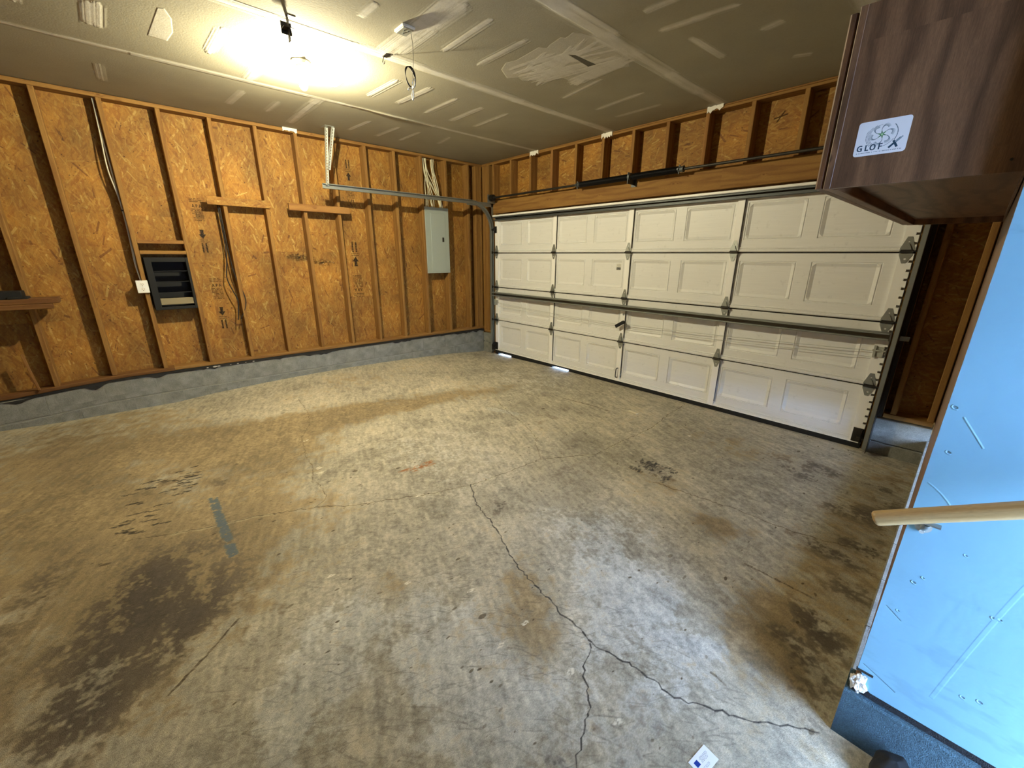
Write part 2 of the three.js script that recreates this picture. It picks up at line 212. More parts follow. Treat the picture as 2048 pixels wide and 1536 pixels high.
// ---- ceiling: paper-faced board with dried joint compound
const SMEARS = [[1.63, 2.91, 2.12, 2.88, 0.9], [1.65, 2.6, 2.17, 2.57, 1], [1.65, 2.32, 2.22, 2.28, 0.9], [1.6, 1.98, 2.15, 1.97, 0.8], [1.56, 1.66, 2.14, 1.66, 0.6], [1.57, 1.35, 2.17, 1.37, 0.5], [2.83, 2.57, 3.39, 2.58, 1], [2.82, 2.26, 3.36, 2.25, 0.8], [0.48, 2.32, 0.98, 2.28, 0.5], [0.46, 1.98, 1, 1.95, 0.5], [0.48, 1.68, 0.98, 1.68, 0.45], [0.67, 1.25, 1.04, 1.31, 0.3], [2.87, 3.18, 3.07, 3.17, 0.7], [0.54, 3.18, 0.95, 3.16, 0.4], [4.19, 1.69, 4.46, 1.64, 0.7], [4.1, 1.49, 4.13, 1.04, 0.75], [4.44, 1.25, 4.57, 1.28, 0.6], [4.47, 0.7, 4.57, 0.65, 0.5], [4.05, 1.97, 4.25, 1.96, 0.8], [4, 1.71, 4.3, 1.66, 0.8], [2.83, 0.81, 3.39, 0.87, 0.5], [2.81, 1.28, 3.31, 1.37, 0.55], [2.83, 0.49, 3.35, 0.49, 0.4], [1.97, 4.39, 1.62, 4.4, 0.7], [2, 4.35, 1.61, 4.36, 0.7], [0.9, 4.38, 0.47, 4.37, 0.4], [1.66, 3.79, 2.16, 3.77, 0.8], [0.53, 3.5, 1.03, 3.46, 0.45], [0.5, 2.9, 0.95, 2.9, 0.4], [4.1, 2.3, 4.7, 2.28, 0.8], [4.1, 2.6, 4.7, 2.6, 0.8], [1.66, 4.7, 2.2, 4.7, 0.7]];
const PATCH = [[2.89, 2.08], [3, 2.13], [3.08, 2.1], [3.33, 2.12], [3.36, 2.07], [3.41, 2.09], [3.52, 2.11], [3.54, 2.08], [3.62, 2.1], [3.65, 2.05], [3.67, 1.98], [3.69, 1.92], [3.72, 1.83], [3.72, 1.74], [3.73, 1.66], [3.59, 1.41], [3.44, 1.47], [3.37, 1.45], [3.17, 1.41], [3.11, 1.42], [3.11, 1.61], [3.06, 1.64], [2.88, 1.64], [3.08, 1.70], [2.87, 1.79], [2.85, 1.82], [2.87, 1.88], [2.8, 1.94]];
const CW = 5.8, CD = 6.3;
function ceilingCanvases() {
  const S = 2048, c = canvas(S, S), b = canvas(S, S), m = canvas(S, S), q = m.getContext('2d'), r = rng(61), X = (x) => x / CW * S, Z = (z) => z / CD * S;
  q.fillStyle = '#000'; q.fillRect(0, 0, S, S); q.lineCap = 'round'; q.globalCompositeOperation = 'lighten';
  const streak = (xa, za, xb, zb, w, s) => {   // a feathered trowel stroke laid as many thin overlapping passes
    for (let i = 0; i < 46; i++) { const o = (rr(-1, 1, r) + rr(-1, 1, r)) * 0.5, l = Math.hypot(xb - xa, zb - za), nx = -(zb - za) / l, nz = (xb - xa) / l, t0 = rr(0, 0.2, r) * (0.3 + Math.abs(o)), t1 = 1 - rr(0, 0.2, r) * (0.3 + Math.abs(o));
      q.strokeStyle = `rgba(255,255,255,${s * rr(0.35, 0.8, r) * (1 - 0.5 * Math.abs(o))})`; q.lineWidth = X(w * rr(0.04, 0.2, r)); q.beginPath();
      q.moveTo(X(xa + (xb - xa) * t0 + nx * o * w / 2), Z(za + (zb - za) * t0 + nz * o * w / 2)); q.lineTo(X(xa + (xb - xa) * t1 + nx * o * w / 2 + rr(-0.006, 0.006, r)), Z(za + (zb - za) * t1 + nz * o * w / 2)); q.stroke(); } };
  for (const [a, e, f, g, s] of SMEARS) streak(a, e, f, g, 0.085, s * 0.5);
  const seam = (x, z0, z1, w, s) => { for (let z = z0; z < z1; z += 0.5) { streak(x + rr(-0.004, 0.004, r), z - 0.06, x + rr(-0.004, 0.004, r), Math.min(z1, z + 0.56), w * rr(0.85, 1.2, r), s * rr(0.75, 1, r)); } };
  seam(1.285, 0.05, 6.2, 0.08, 0.5); seam(2.5, 0.05, 6.2, 0.12, 0.55); seam(3.725, 0.05, 2.0, 0.14, 0.5); seam(3.75, 1.9, 6.2, 0.19, 0.6); seam(4.95, 0.1, 6.2, 0.14, 0.4);
  const cross = (z, x0, x1, w, s) => { for (let x = x0; x < x1; x += 0.4) streak(x, z + rr(-0.01, 0.01, r), Math.min(x1, x + 0.46), z + rr(-0.01, 0.01, r), w, s * rr(0.8, 1, r)); };
  cross(3.47, 1.3, 2.5, 0.13, 0.5); cross(2.9, 0.3, 1.27, 0.13, 0.3); cross(2.87, 2.5, 3.7, 0.15, 0.6); cross(2.79, 2.6, 3.4, 0.16, 0.4); cross(3.6, 3.73, 4.95, 0.15, 0.5);
  const fill = (pts, s) => { q.fillStyle = `rgba(255,255,255,${s})`; q.beginPath(); pts.forEach(([x, z], i) => (i ? q.lineTo(X(x), Z(z)) : q.moveTo(X(x), Z(z)))); q.closePath(); q.fill(); };
  fill(PATCH, 0.5); fill([[2.15, 4.09], [2.17, 4.06], [2.06, 4.02], [1.86, 4], [1.69, 4.02], [1.7, 4.12]], 0.7);
  for (let i = 0; i < 30; i++) streak(rr(2.85, 3.2, r), rr(1.65, 2.05, r), rr(3.3, 3.72, r), rr(1.55, 2.05, r), 0.05, 0.35);
  for (let i = 0; i < 12; i++) streak(rr(3.05, 3.3, r), rr(1.42, 1.6, r), rr(3.45, 3.7, r), rr(1.42, 1.6, r), 0.06, 0.5);
  q.globalCompositeOperation = 'source-over'; q.fillStyle = 'rgba(0,0,0,0.85)'; q.beginPath(); [[3.4, 1.89], [3.43, 1.85], [3.44, 1.62], [3.375, 1.63]].forEach(([x, z], i) => (i ? q.lineTo(X(x), Z(z)) : q.moveTo(X(x), Z(z)))); q.fill();
  const md = q.getImageData(0, 0, S, S).data;
  pixels(c, (d, k, i, j) => {
    const x = i / S * CW, z = j / S * CD, n = fbm(x * 3, z * 3, 3), g = vn(i / 1.4, j / 1.4), f = fbm(x * 30, z * 8, 3), s = clamp(md[k] / 255 * (0.75 + 0.5 * f));
    const w = 0.95 + 0.1 * n + 0.04 * (g - 0.5), slot = Math.abs(x - 3.41) < 0.035 && Math.abs(z - 1.75) < 0.15 && md[k] < 70 ? 0.55 : 1;
    d[k] = (158 + (208 - 158) * s) * w * slot; d[k + 1] = (152 + (204 - 152) * s) * w * slot; d[k + 2] = (132 + (193 - 132) * s) * w * slot; d[k + 3] = 255;
  });
  pixels(b, (d, k, i, j) => { const v = 255 * clamp(md[k] / 255 * 0.8 + 0.12 * vn(i / 1.5, j / 1.5)); d[k] = d[k + 1] = d[k + 2] = v; d[k + 3] = 255; });
  return [c, b];
}
const [ceilC, ceilB] = ceilingCanvases();

const M = {};
const lin = (r, g, b) => new THREE.Color().setRGB(r, g, b);
M.osb = mat({ color: lin(0.53, 0.55, 0.39), map: T.osb, bumpMap: T.osb, bumpScale: 0.0015, roughness: 0.75 });
M.pine = mat({ color: lin(0.47, 0.49, 0.37), map: T.pine, roughness: 0.8 });
M.pineGrey = mat({ map: T.pine, color: lin(0.5, 0.5, 0.46), roughness: 0.85 });
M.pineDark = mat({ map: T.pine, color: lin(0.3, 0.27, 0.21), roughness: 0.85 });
M.walnut = mat({ map: T.walnut, roughness: 0.48 });
M.walnutEdge = mat({ map: T.walnut, color: 0xe8d8c4, roughness: 0.5 });
M.blond = mat({ color: 0xdcdad8, map: T.blond, roughness: 0.42 });
M.ceil = mat({ map: tex(ceilC, true, [1 / CW, 1 / CD]), bumpMap: tex(ceilB, false, [1 / CW, 1 / CD]), bumpScale: 0.003, roughness: 0.92 });
M.mud = mat({ color: 0xd6d2c4, roughness: 0.95, bumpMap: fineBump, bumpScale: 0.003 });
M.block = mat({ map: tex(pixels(canvas(512, 512), (d, k, i, j) => { const w = 0.86 + 0.3 * (fbm(i / 40, j / 40, 4) - 0.5) + 0.22 * (vn(i / 1.5, j / 1.5)) - 0.05; d[k] = 142 * w; d[k + 1] = 143 * w; d[k + 2] = 136 * w; d[k + 3] = 255; }), true, [1 / 0.8, 1 / 0.8]), bumpMap: fineBump, bumpScale: 0.002, roughness: 0.95 });
M.blockBlue = mat({ map: M.block.map, bumpMap: fineBump, bumpScale: 0.003, roughness: 0.95, color: lin(0.2, 0.4, 0.58) });
M.mortar = mat({ color: 0x8b8c84, roughness: 0.97, bumpMap: fineBump, bumpScale: 0.002 });
M.tar = mat({ color: 0x17171a, roughness: 0.8, bumpMap: fineBump, bumpScale: 0.003 });
M.plaster = mat({ color: 0xe9e6dd, roughness: 0.95, bumpMap: fineBump, bumpScale: 0.004 });
M.door = mat({ map: tex(pixels(canvas(1024, 512), (d, k, i, j) => { const w = 0.99 + 0.03 * (fbm(i / 90, j / 4, 3) - 0.5) - 0.05 * smooth(0.7, 0.9, fbm(i / 26 + 40, j / 26, 4)); d[k] = 232 * w; d[k + 1] = 233 * w; d[k + 2] = 232 * w; d[k + 3] = 255; }), true, [1 / 1.6, 1 / 0.8]), roughness: 0.45 });
M.doorStile = mat({ color: 0xf8f8f6, roughness: 0.42 });
M.galv = mat({ color: 0x9ea39f, roughness: 0.42, metalness: 0.75, bumpMap: fineBump, bumpScale: 0.0004 });
M.galvDark = mat({ color: 0x55595b, roughness: 0.5, metalness: 0.6 });
M.galvMid = mat({ color: 0x8d918e, roughness: 0.5, metalness: 0.45 });
M.galvPale = mat({ color: 0xb4b6ad, roughness: 0.55, metalness: 0.35 });
M.steelDark = mat({ color: 0x3a3733, roughness: 0.5, metalness: 0.7 });
M.spring = mat({ color: 0x15161a, roughness: 0.42, metalness: 0.5 });
M.rubber = mat({ color: 0x101012, roughness: 0.75 });
M.plasticBlack = mat({ color: 0x0a0b0c, roughness: 0.75 });
M.plasticBeige = mat({ color: 0x857a5e, roughness: 0.6 });
M.plasticWhite = mat({ color: 0xe8e8e4, roughness: 0.4 });
M.panelGrey = mat({ color: 0x9fa9a2, roughness: 0.5, metalness: 0.1 });
M.cable = mat({ color: 0xd8d2b4, roughness: 0.6 });
M.cableGrey = mat({ color: 0xcac4ae, roughness: 0.6 });
M.cableBlack = mat({ color: 0x18130f, roughness: 0.6 });
M.porcelain = mat({ color: 0xeeeae0, roughness: 0.25 });
M.slate = mat({ color: 0x2b2624, roughness: 0.9 });
M.concreteOut = mat({ color: 0xa5a29a, roughness: 0.95, bumpMap: fineBump, bumpScale: 0.002 });
M.drywall = mat({ color: 0x9c978a, roughness: 0.92 });

// ------------------------------------------------------------------ the setting
const CEIL = 2.925, PLATE = 2.884;
const wallBend = (z) => -0.062 * smooth(4.7, 5.7, z);
const LZ = [[-1, -0.045], [0.18, -0.045], [0.84, 0.013], [1.7, 0.05], [2.5, 0.068], [3.0, 0.066], [3.55, 0.055], [4.05, 0.035], [4.4, 0.006], [5.29, 0.008], [5.7, 0.026], [9, 0.03]];
function lz(z) { for (let i = 1; i < LZ.length; i++) if (z <= LZ[i][0]) { const t = (z - LZ[i - 1][0]) / (LZ[i][0] - LZ[i - 1][0]); return LZ[i - 1][1] + (LZ[i][1] - LZ[i - 1][1]) * t; } return 0.03; }
const floorY = (x, z) => lz(z) * Math.exp(-Math.pow(Math.max(0, x - 0.13) / 0.9, 2)) - 0.02 * Math.exp(-Math.pow(z / 0.5, 2)) * smooth(0.3, 1.2, x);

// floor: two pours of slab, their tops following the slight unevenness of the ground
const floor = structure('floor');
function slab(x0, x1, z0, z1, m, nx = 60, nz = 100) {
  const g = new THREE.PlaneGeometry(1, 1, nx, nz).rotateX(-Math.PI / 2), p = g.attributes.position, u = g.attributes.uv;
  for (let i = 0; i < p.count; i++) { const x = x0 + (p.getX(i) + 0.5) * (x1 - x0), z = z0 + (p.getZ(i) + 0.5) * (z1 - z0); p.setXYZ(i, x, floorY(x, z), z); u.setXY(i, (x - x0) / (x1 - x0), 1 - (z - z0) / (z1 - z0)); }
  g.computeVertexNormals();
  const under = box(x0, x1, -0.3, -0.12, z0, z1, [0, 0], () => [0.5, 0.5]);
  part(floor, 'slab', merge(g, under), m);
}
const bumpFloor = fineBump.clone(); bumpFloor.repeat.set(5, 9); bumpFloor.needsUpdate = true;
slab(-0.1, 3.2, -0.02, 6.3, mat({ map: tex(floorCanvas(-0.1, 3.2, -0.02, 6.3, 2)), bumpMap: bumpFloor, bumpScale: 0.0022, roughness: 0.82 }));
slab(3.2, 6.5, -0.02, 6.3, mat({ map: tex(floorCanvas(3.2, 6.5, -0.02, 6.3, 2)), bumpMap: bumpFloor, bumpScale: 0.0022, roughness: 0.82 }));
part(floor, 'slab', box(6.5, 7.2, -0.3, 0, 2.9, 6.3), M.concreteOut);
const outside = structure('floor_outside', 'concrete driveway outside');
part(outside, 'driveway', box(-6, 14, -0.3, -0.05, -8, -0.021), M.concreteOut);
part(outside, 'driveway', box(7.21, 16, -0.3, -0.02, -0.02, 12), M.concreteOut);

// ceiling boards
const ceiling = structure('ceiling');
const cuv = (x, y, z) => [x, CD - z];
for (const [x0, x1, z0, z1] of [[0, 1.285, 0, 2.9], [0, 1.285, 2.9, 6.3], [1.285, 2.5, 0, 3.47], [1.285, 2.5, 3.47, 6.3], [2.5, 3.735, 0, 2.87], [2.5, 3.735, 2.87, 6.3], [3.735, 4.955, 0, 3.6], [3.735, 4.955, 3.6, 6.3], [4.955, 5.8, 0, 3.0], [4.955, 5.8, 3.0, 6.3]])
  part(ceiling, 'drywall_sheet', box(x0, x1, CEIL, CEIL + 0.013, z0, z1, [0, 0], cuv), M.ceil);
part(ceiling, 'drywall_sheet', box(5.8, 7.2, CEIL, CEIL + 0.013, 2.9, 6.3), M.drywall);
part(ceiling, 'attic_deck', box(-0.2, 7.3, CEIL + 0.014, CEIL + 0.12, -0.1, 6.4), M.pineDark);
{ // paper tape coming away from the seam
  const strip = (pts, w, drop) => { const P = [], I = []; pts.forEach(([x, z], i) => { const d = drop * Math.sin(Math.PI * i / (pts.length - 1)); P.push(x - w / 2, CEIL - 0.0015, z, x + w / 2, CEIL - 0.0015 - d, z, x - w / 2, CEIL - 0.0005, z, x + w / 2, CEIL - 0.0005 - d, z); if (i) { const a = 4 * (i - 1), b = 4 * i; I.push(a, a + 1, b + 1, a, b + 1, b, a + 2, b + 3, a + 3, a + 2, b + 2, b + 3); } }); const g = new THREE.BufferGeometry(); g.setAttribute('position', new THREE.Float32BufferAttribute(P, 3)); g.setAttribute('uv', new THREE.Float32BufferAttribute(P.filter((_, i) => i % 3 < 2), 2)); g.setIndex(I); g.computeVertexNormals(); return g; };
  part(ceiling, 'joint_tape', strip([[1.3, 2.75], [1.305, 2.5], [1.305, 2.3], [1.3, 2.1], [1.295, 1.9], [1.29, 1.68]], 0.05, 0.018), M.plaster, 'loose paper tape strip along the seam');
  part(ceiling, 'joint_tape', strip([[1.28, 4.2], [1.28, 3.7], [1.285, 3.2], [1.3, 2.75]], 0.045, 0.005), M.mud);
  // squeezed-out compound where the seams meet the wall plates
  for (const [x, y, z, w, ax] of [[0.1, 2.92, 2.85, 0.15, 'z'], [1.26, 2.905, 0.1, 0.16, 'x'], [2.45, 2.905, 0.1, 0.15, 'x'], [3.68, 2.905, 0.1, 0.15, 'x']]) {
    const r = rng(Math.round(w * 1000 + x * 37)), pts = []; const n = 9;
    for (let i = 0; i <= n; i++) pts.push([-w / 2 + w * i / n, 0.018 + rr(-0.004, 0.006, r)]); for (let i = n; i >= 0; i--) pts.push([-w / 2 + w * i / n, -0.03 + rr(-0.012, 0.022, r)]);
    const g = outline(pts, 0.006); if (ax === 'z') g.rotateY(Math.PI / 2); g.translate(x, y, z - (ax === 'x' ? 0.006 : 0)); part(ceiling, 'joint_compound', g, M.plaster, 'white lump of joint compound');
  }
}

// left wall: strand board behind open studs on a painted block footing
const wallL = structure('wall_left');
const stampC = canvas(256, 1024);
{ const x = stampC.getContext('2d'), r = rng(77); x.clearRect(0, 0, 256, 1024); x.fillStyle = 'rgba(30,20,12,0.88)'; x.textAlign = 'center';
  for (let i = 0; i < 3; i++) for (let k = 30; k < 220; k += 7) if (r() > 0.25) x.fillRect(k, 90 + i * 22, 5, 11);
  x.font = 'bold 62px sans-serif'; x.fillText('A P A', 128, 225);
  for (let i = 0; i < 9; i++) for (let k = 30 + i * 3; k < 215; k += 6) if (r() > 0.3) x.fillRect(k, 246 + i * 21, 4, 13);
  x.beginPath(); x.moveTo(128, 700); x.lineTo(70, 630); x.lineTo(104, 630); x.lineTo(104, 580); x.lineTo(92, 560); x.lineTo(164, 560); x.lineTo(152, 580); x.lineTo(152, 630); x.lineTo(186, 630); x.closePath(); x.fill();
  x.fillRect(60, 715, 136, 7);
  x.fillRect(84, 770, 26, 150); x.fillRect(146, 770, 26, 150); for (let i = 0; i < 6; i++) { x.clearRect(80, 790 + i * 24, 96, 4); } x.fillRect(60, 745, 136, 6);
  for (let i = 0; i < 2600; i++) { x.clearRect(r() * 256, r() * 1024, rr(1, 4, r), rr(1, 4, r)); } }
const M_stamp = mat({ map: tex(stampC), transparent: true, roughness: 0.8, polygonOffset: true, polygonOffsetFactor: -2 });
const OSBX = -0.04;
const panels = [];
for (let i = 0; i < 6; i++) { const z0 = -0.08 + i * 1.0665 * 1; }
for (const [z0, z1] of [[-0.1, 1.165], [1.167, 2.388], [2.39, 3.61], [3.612, 4.825], [4.827, 6.05], [6.052, 6.4]]) panels.push(part(wallL, 'osb_panel', box(OSBX - 0.012, OSBX, 0.2, 2.93, z0, z1, [rand() * 2, rand() * 2], (x, y, z) => [z, y]), M.osb));
part(wallL, 'siding', box(-0.1, OSBX - 0.013, -0.3, 3.0, -0.2, 6.5), M.slate);
function stamp(parent, zc, y0, y1, flip) {
  const w = Math.abs(y1 - y0) / 1024 * 256 * 0.85, g = new THREE.PlaneGeometry(w, y1 - y0); if (flip) g.rotateZ(Math.PI); g.rotateY(Math.PI / 2).translate(OSBX + 0.0008, (y0 + y1) / 2, zc); part(parent, 'printed_mark', g, M_stamp);
}
stamp(panels[3], 3.845, 1.5, 2.18, 0); stamp(panels[3], 3.81, 0.66, 1.36, 0); stamp(panels[1], 2.17, 2.1, 2.79, 1); stamp(panels[1], 2.19, 0.92, 1.82, 1);
{ const c = canvas(512, 256), x = c.getContext('2d'), r = rng(8); for (let i = 0; i < 1500; i++) { const a = r() * 6.28, q = Math.pow(r(), 0.8) * 110, s = r() < 0.6 ? 0 : 1; const px = (s ? 380 : 170) + Math.cos(a) * q * 1.25, py = (s ? 150 : 105) + Math.sin(a) * q * 0.4 + (px - 170) * 0.06; if (fbm(px / 22, py / 14, 3) < 0.4) continue; x.fillStyle = `rgba(42,36,26,${rr(0.06, 0.2, r)})`; x.beginPath(); x.ellipse(px, py, rr(3, 12, r), rr(2, 6, r), 0, 0, 7); x.fill(); }
  const g = new THREE.PlaneGeometry(0.62, 0.26).rotateY(Math.PI / 2).translate(OSBX + 0.0009, 1.5, 2.78); part(panels[2], 'soot_smudge', g, mat({ map: tex(c), transparent: true, roughness: 0.9 }), 'dark soot smudge'); }
const studEdges = []; for (let i = -2; i < 12; i++) studEdges.push(4.8446 - 0.4064 * i);
for (const z of studEdges) { const bot = 0.388 + wallBend(z), twist = rr(-0.004, 0.004); part(wallL, 'stud', stick(OSBX, 0.089 + twist, bot, PLATE, z - 0.038, z, 'y', 0.004), M.pine); }
for (const [a, z] of [[0.094, 0.134], [0.136, 0.215]]) part(wallL, 'stud', stick(OSBX, 0.089, 0.388, PLATE, a, z, 'y', 0.004), M.pine);
part(wallL, 'top_plate', stick(OSBX, 0.09, PLATE, CEIL - 0.006, -0.0, 2.42, 'z', 0.003), M.pine);
part(wallL, 'top_plate', stick(OSBX, 0.088, PLATE + 0.002, CEIL - 0.004, 2.422, 6.3, 'z', 0.003), M.pine);
function bent(g) { const p = g.attributes.position; for (let i = 0; i < p.count; i++) p.setY(i, p.getY(i) + wallBend(p.getZ(i))); g.computeVertexNormals(); return g; }
function chain(x0, x1, y0, y1, z0, z1, n, ch) { return merge(Array.from({ length: n }, (_, i) => bent(stick(x0, x1, y0, y1, z0 + (z1 - z0) * i / n, z0 + (z1 - z0) * (i + 1) / n, 'z', ch, [0.4, 0.2])))); }
part(wallL, 'sill_plate', chain(OSBX, 0.092, 0.35, 0.388, 0.0, 4.35, 6, 0.005), M.pine);
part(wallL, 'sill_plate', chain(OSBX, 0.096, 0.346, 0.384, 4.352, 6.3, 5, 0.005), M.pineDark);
// blocking between the two studs above the black box
part(wallL, 'blocking', stick(OSBX, 0.086, 1.655, 1.69, 4.033, 4.398, 'z', 0.003), M.pineGrey);
part(wallL, 'blocking', stick(OSBX, 0.088, 1.552, 1.588, 4.033, 4.398, 'z', 0.003), M.pine);
// footing
for (let row = 0; row < 2; row++) for (let i = 0; i < 16; i++) {
  const z0 = 0.13 + i * 0.4 + (row ? -0.2 : 0) , z1 = Math.min(z0 + 0.394, 6.3), a = Math.max(0.13, z0); if (z1 - a < 0.05) continue;
  part(wallL, 'concrete_block', bent(stick(-0.07, 0.131 + rr(-0.0015, 0.0015), row ? -0.12 : 0.136, row ? 0.13 : 0.333, a, z1, 'z', 0.006)), M.block);
}
part(wallL, 'mortar', chain(-0.07, 0.1275, -0.12, 0.329, 0.13, 6.3, 8, 0.002), M.mortar);
{ // torn black flashing on the ledge between sill and blocks
  const P = [], I = [], r = rng(17); let k = 0;
  for (let z = 0.12; z < 6.25; z += 0.035) { const lip = 0.137 + rr(0, 0.004, r), hang = 0.333 - Math.max(0, fbm(z * 6, 3, 3) - 0.48) * 0.13 - (Math.abs(z - 4.1) < 0.12 ? 0.025 * r() : 0), b = wallBend(z); P.push(0.088, 0.349 + b, z, 0.1, 0.3385 + b, z, lip, 0.3345 + b, z, lip - 0.002, hang + b, z); if (k) for (let e = 0; e < 3; e++) { const a = 4 * (k - 1) + e, c = 4 * k + e; I.push(a, c, a + 1, a + 1, c, c + 1); } k++; }
  const g = new THREE.BufferGeometry(); g.setAttribute('position', new THREE.Float32BufferAttribute(P, 3)); g.setAttribute('uv', new THREE.Float32BufferAttribute(P.filter((_, i) => i % 3 !== 0), 2)); g.setIndex(I); g.computeVertexNormals();
  part(wallL, 'flashing', g, M.tar, 'torn black flashing strip');
  const gp = new THREE.IcosahedronGeometry(0.02, 1); for (const [z, s] of [[4.0, 1], [3.965, 0.8], [3.85, 0.4], [3.78, 0.5], [3.7, 0.4], [3.62, 0.5], [4.07, 0.5]]) { part(wallL, 'plaster_crumb', gp.clone().scale(0.4 * s, 0.45 * s, 1.1 * s).translate(0.135, 0.34, z), M.plaster); }
}

// wall with the garage door
const wallB = structure('wall_back');
for (const [x0, x1, y0, y1] of [[-0.01, 1.165, 2.2, 2.93], [1.167, 2.385, 2.2, 2.93], [2.387, 3.605, 2.2, 2.93], [3.607, 4.825, 2.2, 2.93], [4.827, 5.74, 2.2, 2.93], [-0.01, 0.4, 0.2, 2.198], [5.395, 5.74, 0.2, 2.198]]) { const o = [rand() * 2, rand() * 2]; panels.push(part(wallB, 'osb_panel', box(x0, x1, y0, y1, OSBX - 0.012, OSBX, o, (x, y) => [y, x]), M.osb)); }
part(wallB, 'siding', merge(box(-0.1, 0.44, -0.3, 3.0, -0.1, OSBX - 0.013), box(5.345, 7.3, -0.3, 3.0, -0.1, OSBX - 0.013), box(0.44, 5.345, 2.14, 3.0, -0.1, OSBX - 0.013)), M.slate);
for (let i = 0; i < 13; i++) { const x = 0.345 + i * 0.4064; part(wallB, 'stud', stick(x, x + 0.038, i === 12 ? 2.39 : 2.388, PLATE, OSBX, 0.089 + rr(-0.003, 0.003), 'y', 0.004), i % 5 === 3 ? M.pineGrey : M.pine); }
for (const [x0, x1, y0] of [[0.093, 0.172, 0.335], [0.174, 0.255, 0.335], [0.36, 0.398, -0.1], [0.402, 0.438, -0.1], [5.35, 5.388, -0.1], [5.392, 5.43, -0.1], [5.47, 5.508, 0.335], [5.69, 5.73, 0.335]]) part(wallB, 'stud', stick(x0, x1, y0, x0 < 0.3 || x0 > 5.45 ? (x0 < 0.3 ? PLATE : 2.88) : 2.184, OSBX, 0.089, 'y', 0.004), M.pine);
part(wallB, 'header_beam', stick(0.34, 5.44, 2.188, 2.386, 0.045, 0.092, 'x', 0.004), M.pine, 'wide knotty header beam over the garage door');
part(wallB, 'header_beam', stick(0.34, 5.44, 2.19, 2.384, OSBX, 0.043, 'x', 0.004), M.pine);
part(wallB, 'top_plate', stick(0.09, 5.73, PLATE, 2.906, OSBX, 0.09, 'x', 0.003), M.pine);
part(wallB, 'top_plate', stick(0.09, 5.73, 2.908, CEIL - 0.003, OSBX, 0.086, 'x', 0.002), M.pine);
part(wallB, 'sill_plate', stick(0.1, 0.356, 0.296, 0.334, OSBX, 0.1, 'x', 0.004), M.pine);
part(wallB, 'sill_plate', stick(5.434, 5.73, 0.296, 0.334, OSBX, 0.1, 'x', 0.004), M.pine);
for (const [x0, x1, y0, y1] of [[0.135, 0.358, 0.138, 0.29], [0.135, 0.358, -0.15, 0.132], [5.4, 5.735, 0.09, 0.29], [5.4, 5.735, -0.15, 0.084]]) part(wallB, 'concrete_block', stick(x0, x1, y0, y1, -0.01, 0.132, 'x', 0.006), M.block);
{ // knots and a cross stroke of marker on the board
  const c = canvas(128, 128), x = c.getContext('2d'); x.strokeStyle = 'rgba(40,24,10,0.6)'; x.lineWidth = 11; x.lineCap = 'round'; x.beginPath(); x.moveTo(14, 70); x.lineTo(112, 50); x.moveTo(40, 100); x.lineTo(88, 22); x.stroke();
  part(panels[9], 'marker_cross', new THREE.PlaneGeometry(0.13, 0.12).translate(4.215, 2.745, 0), mat({ map: tex(c), transparent: true, roughness: 0.9 })); panels[9].children.at(-1).position.z = OSBX + 0.001;
}

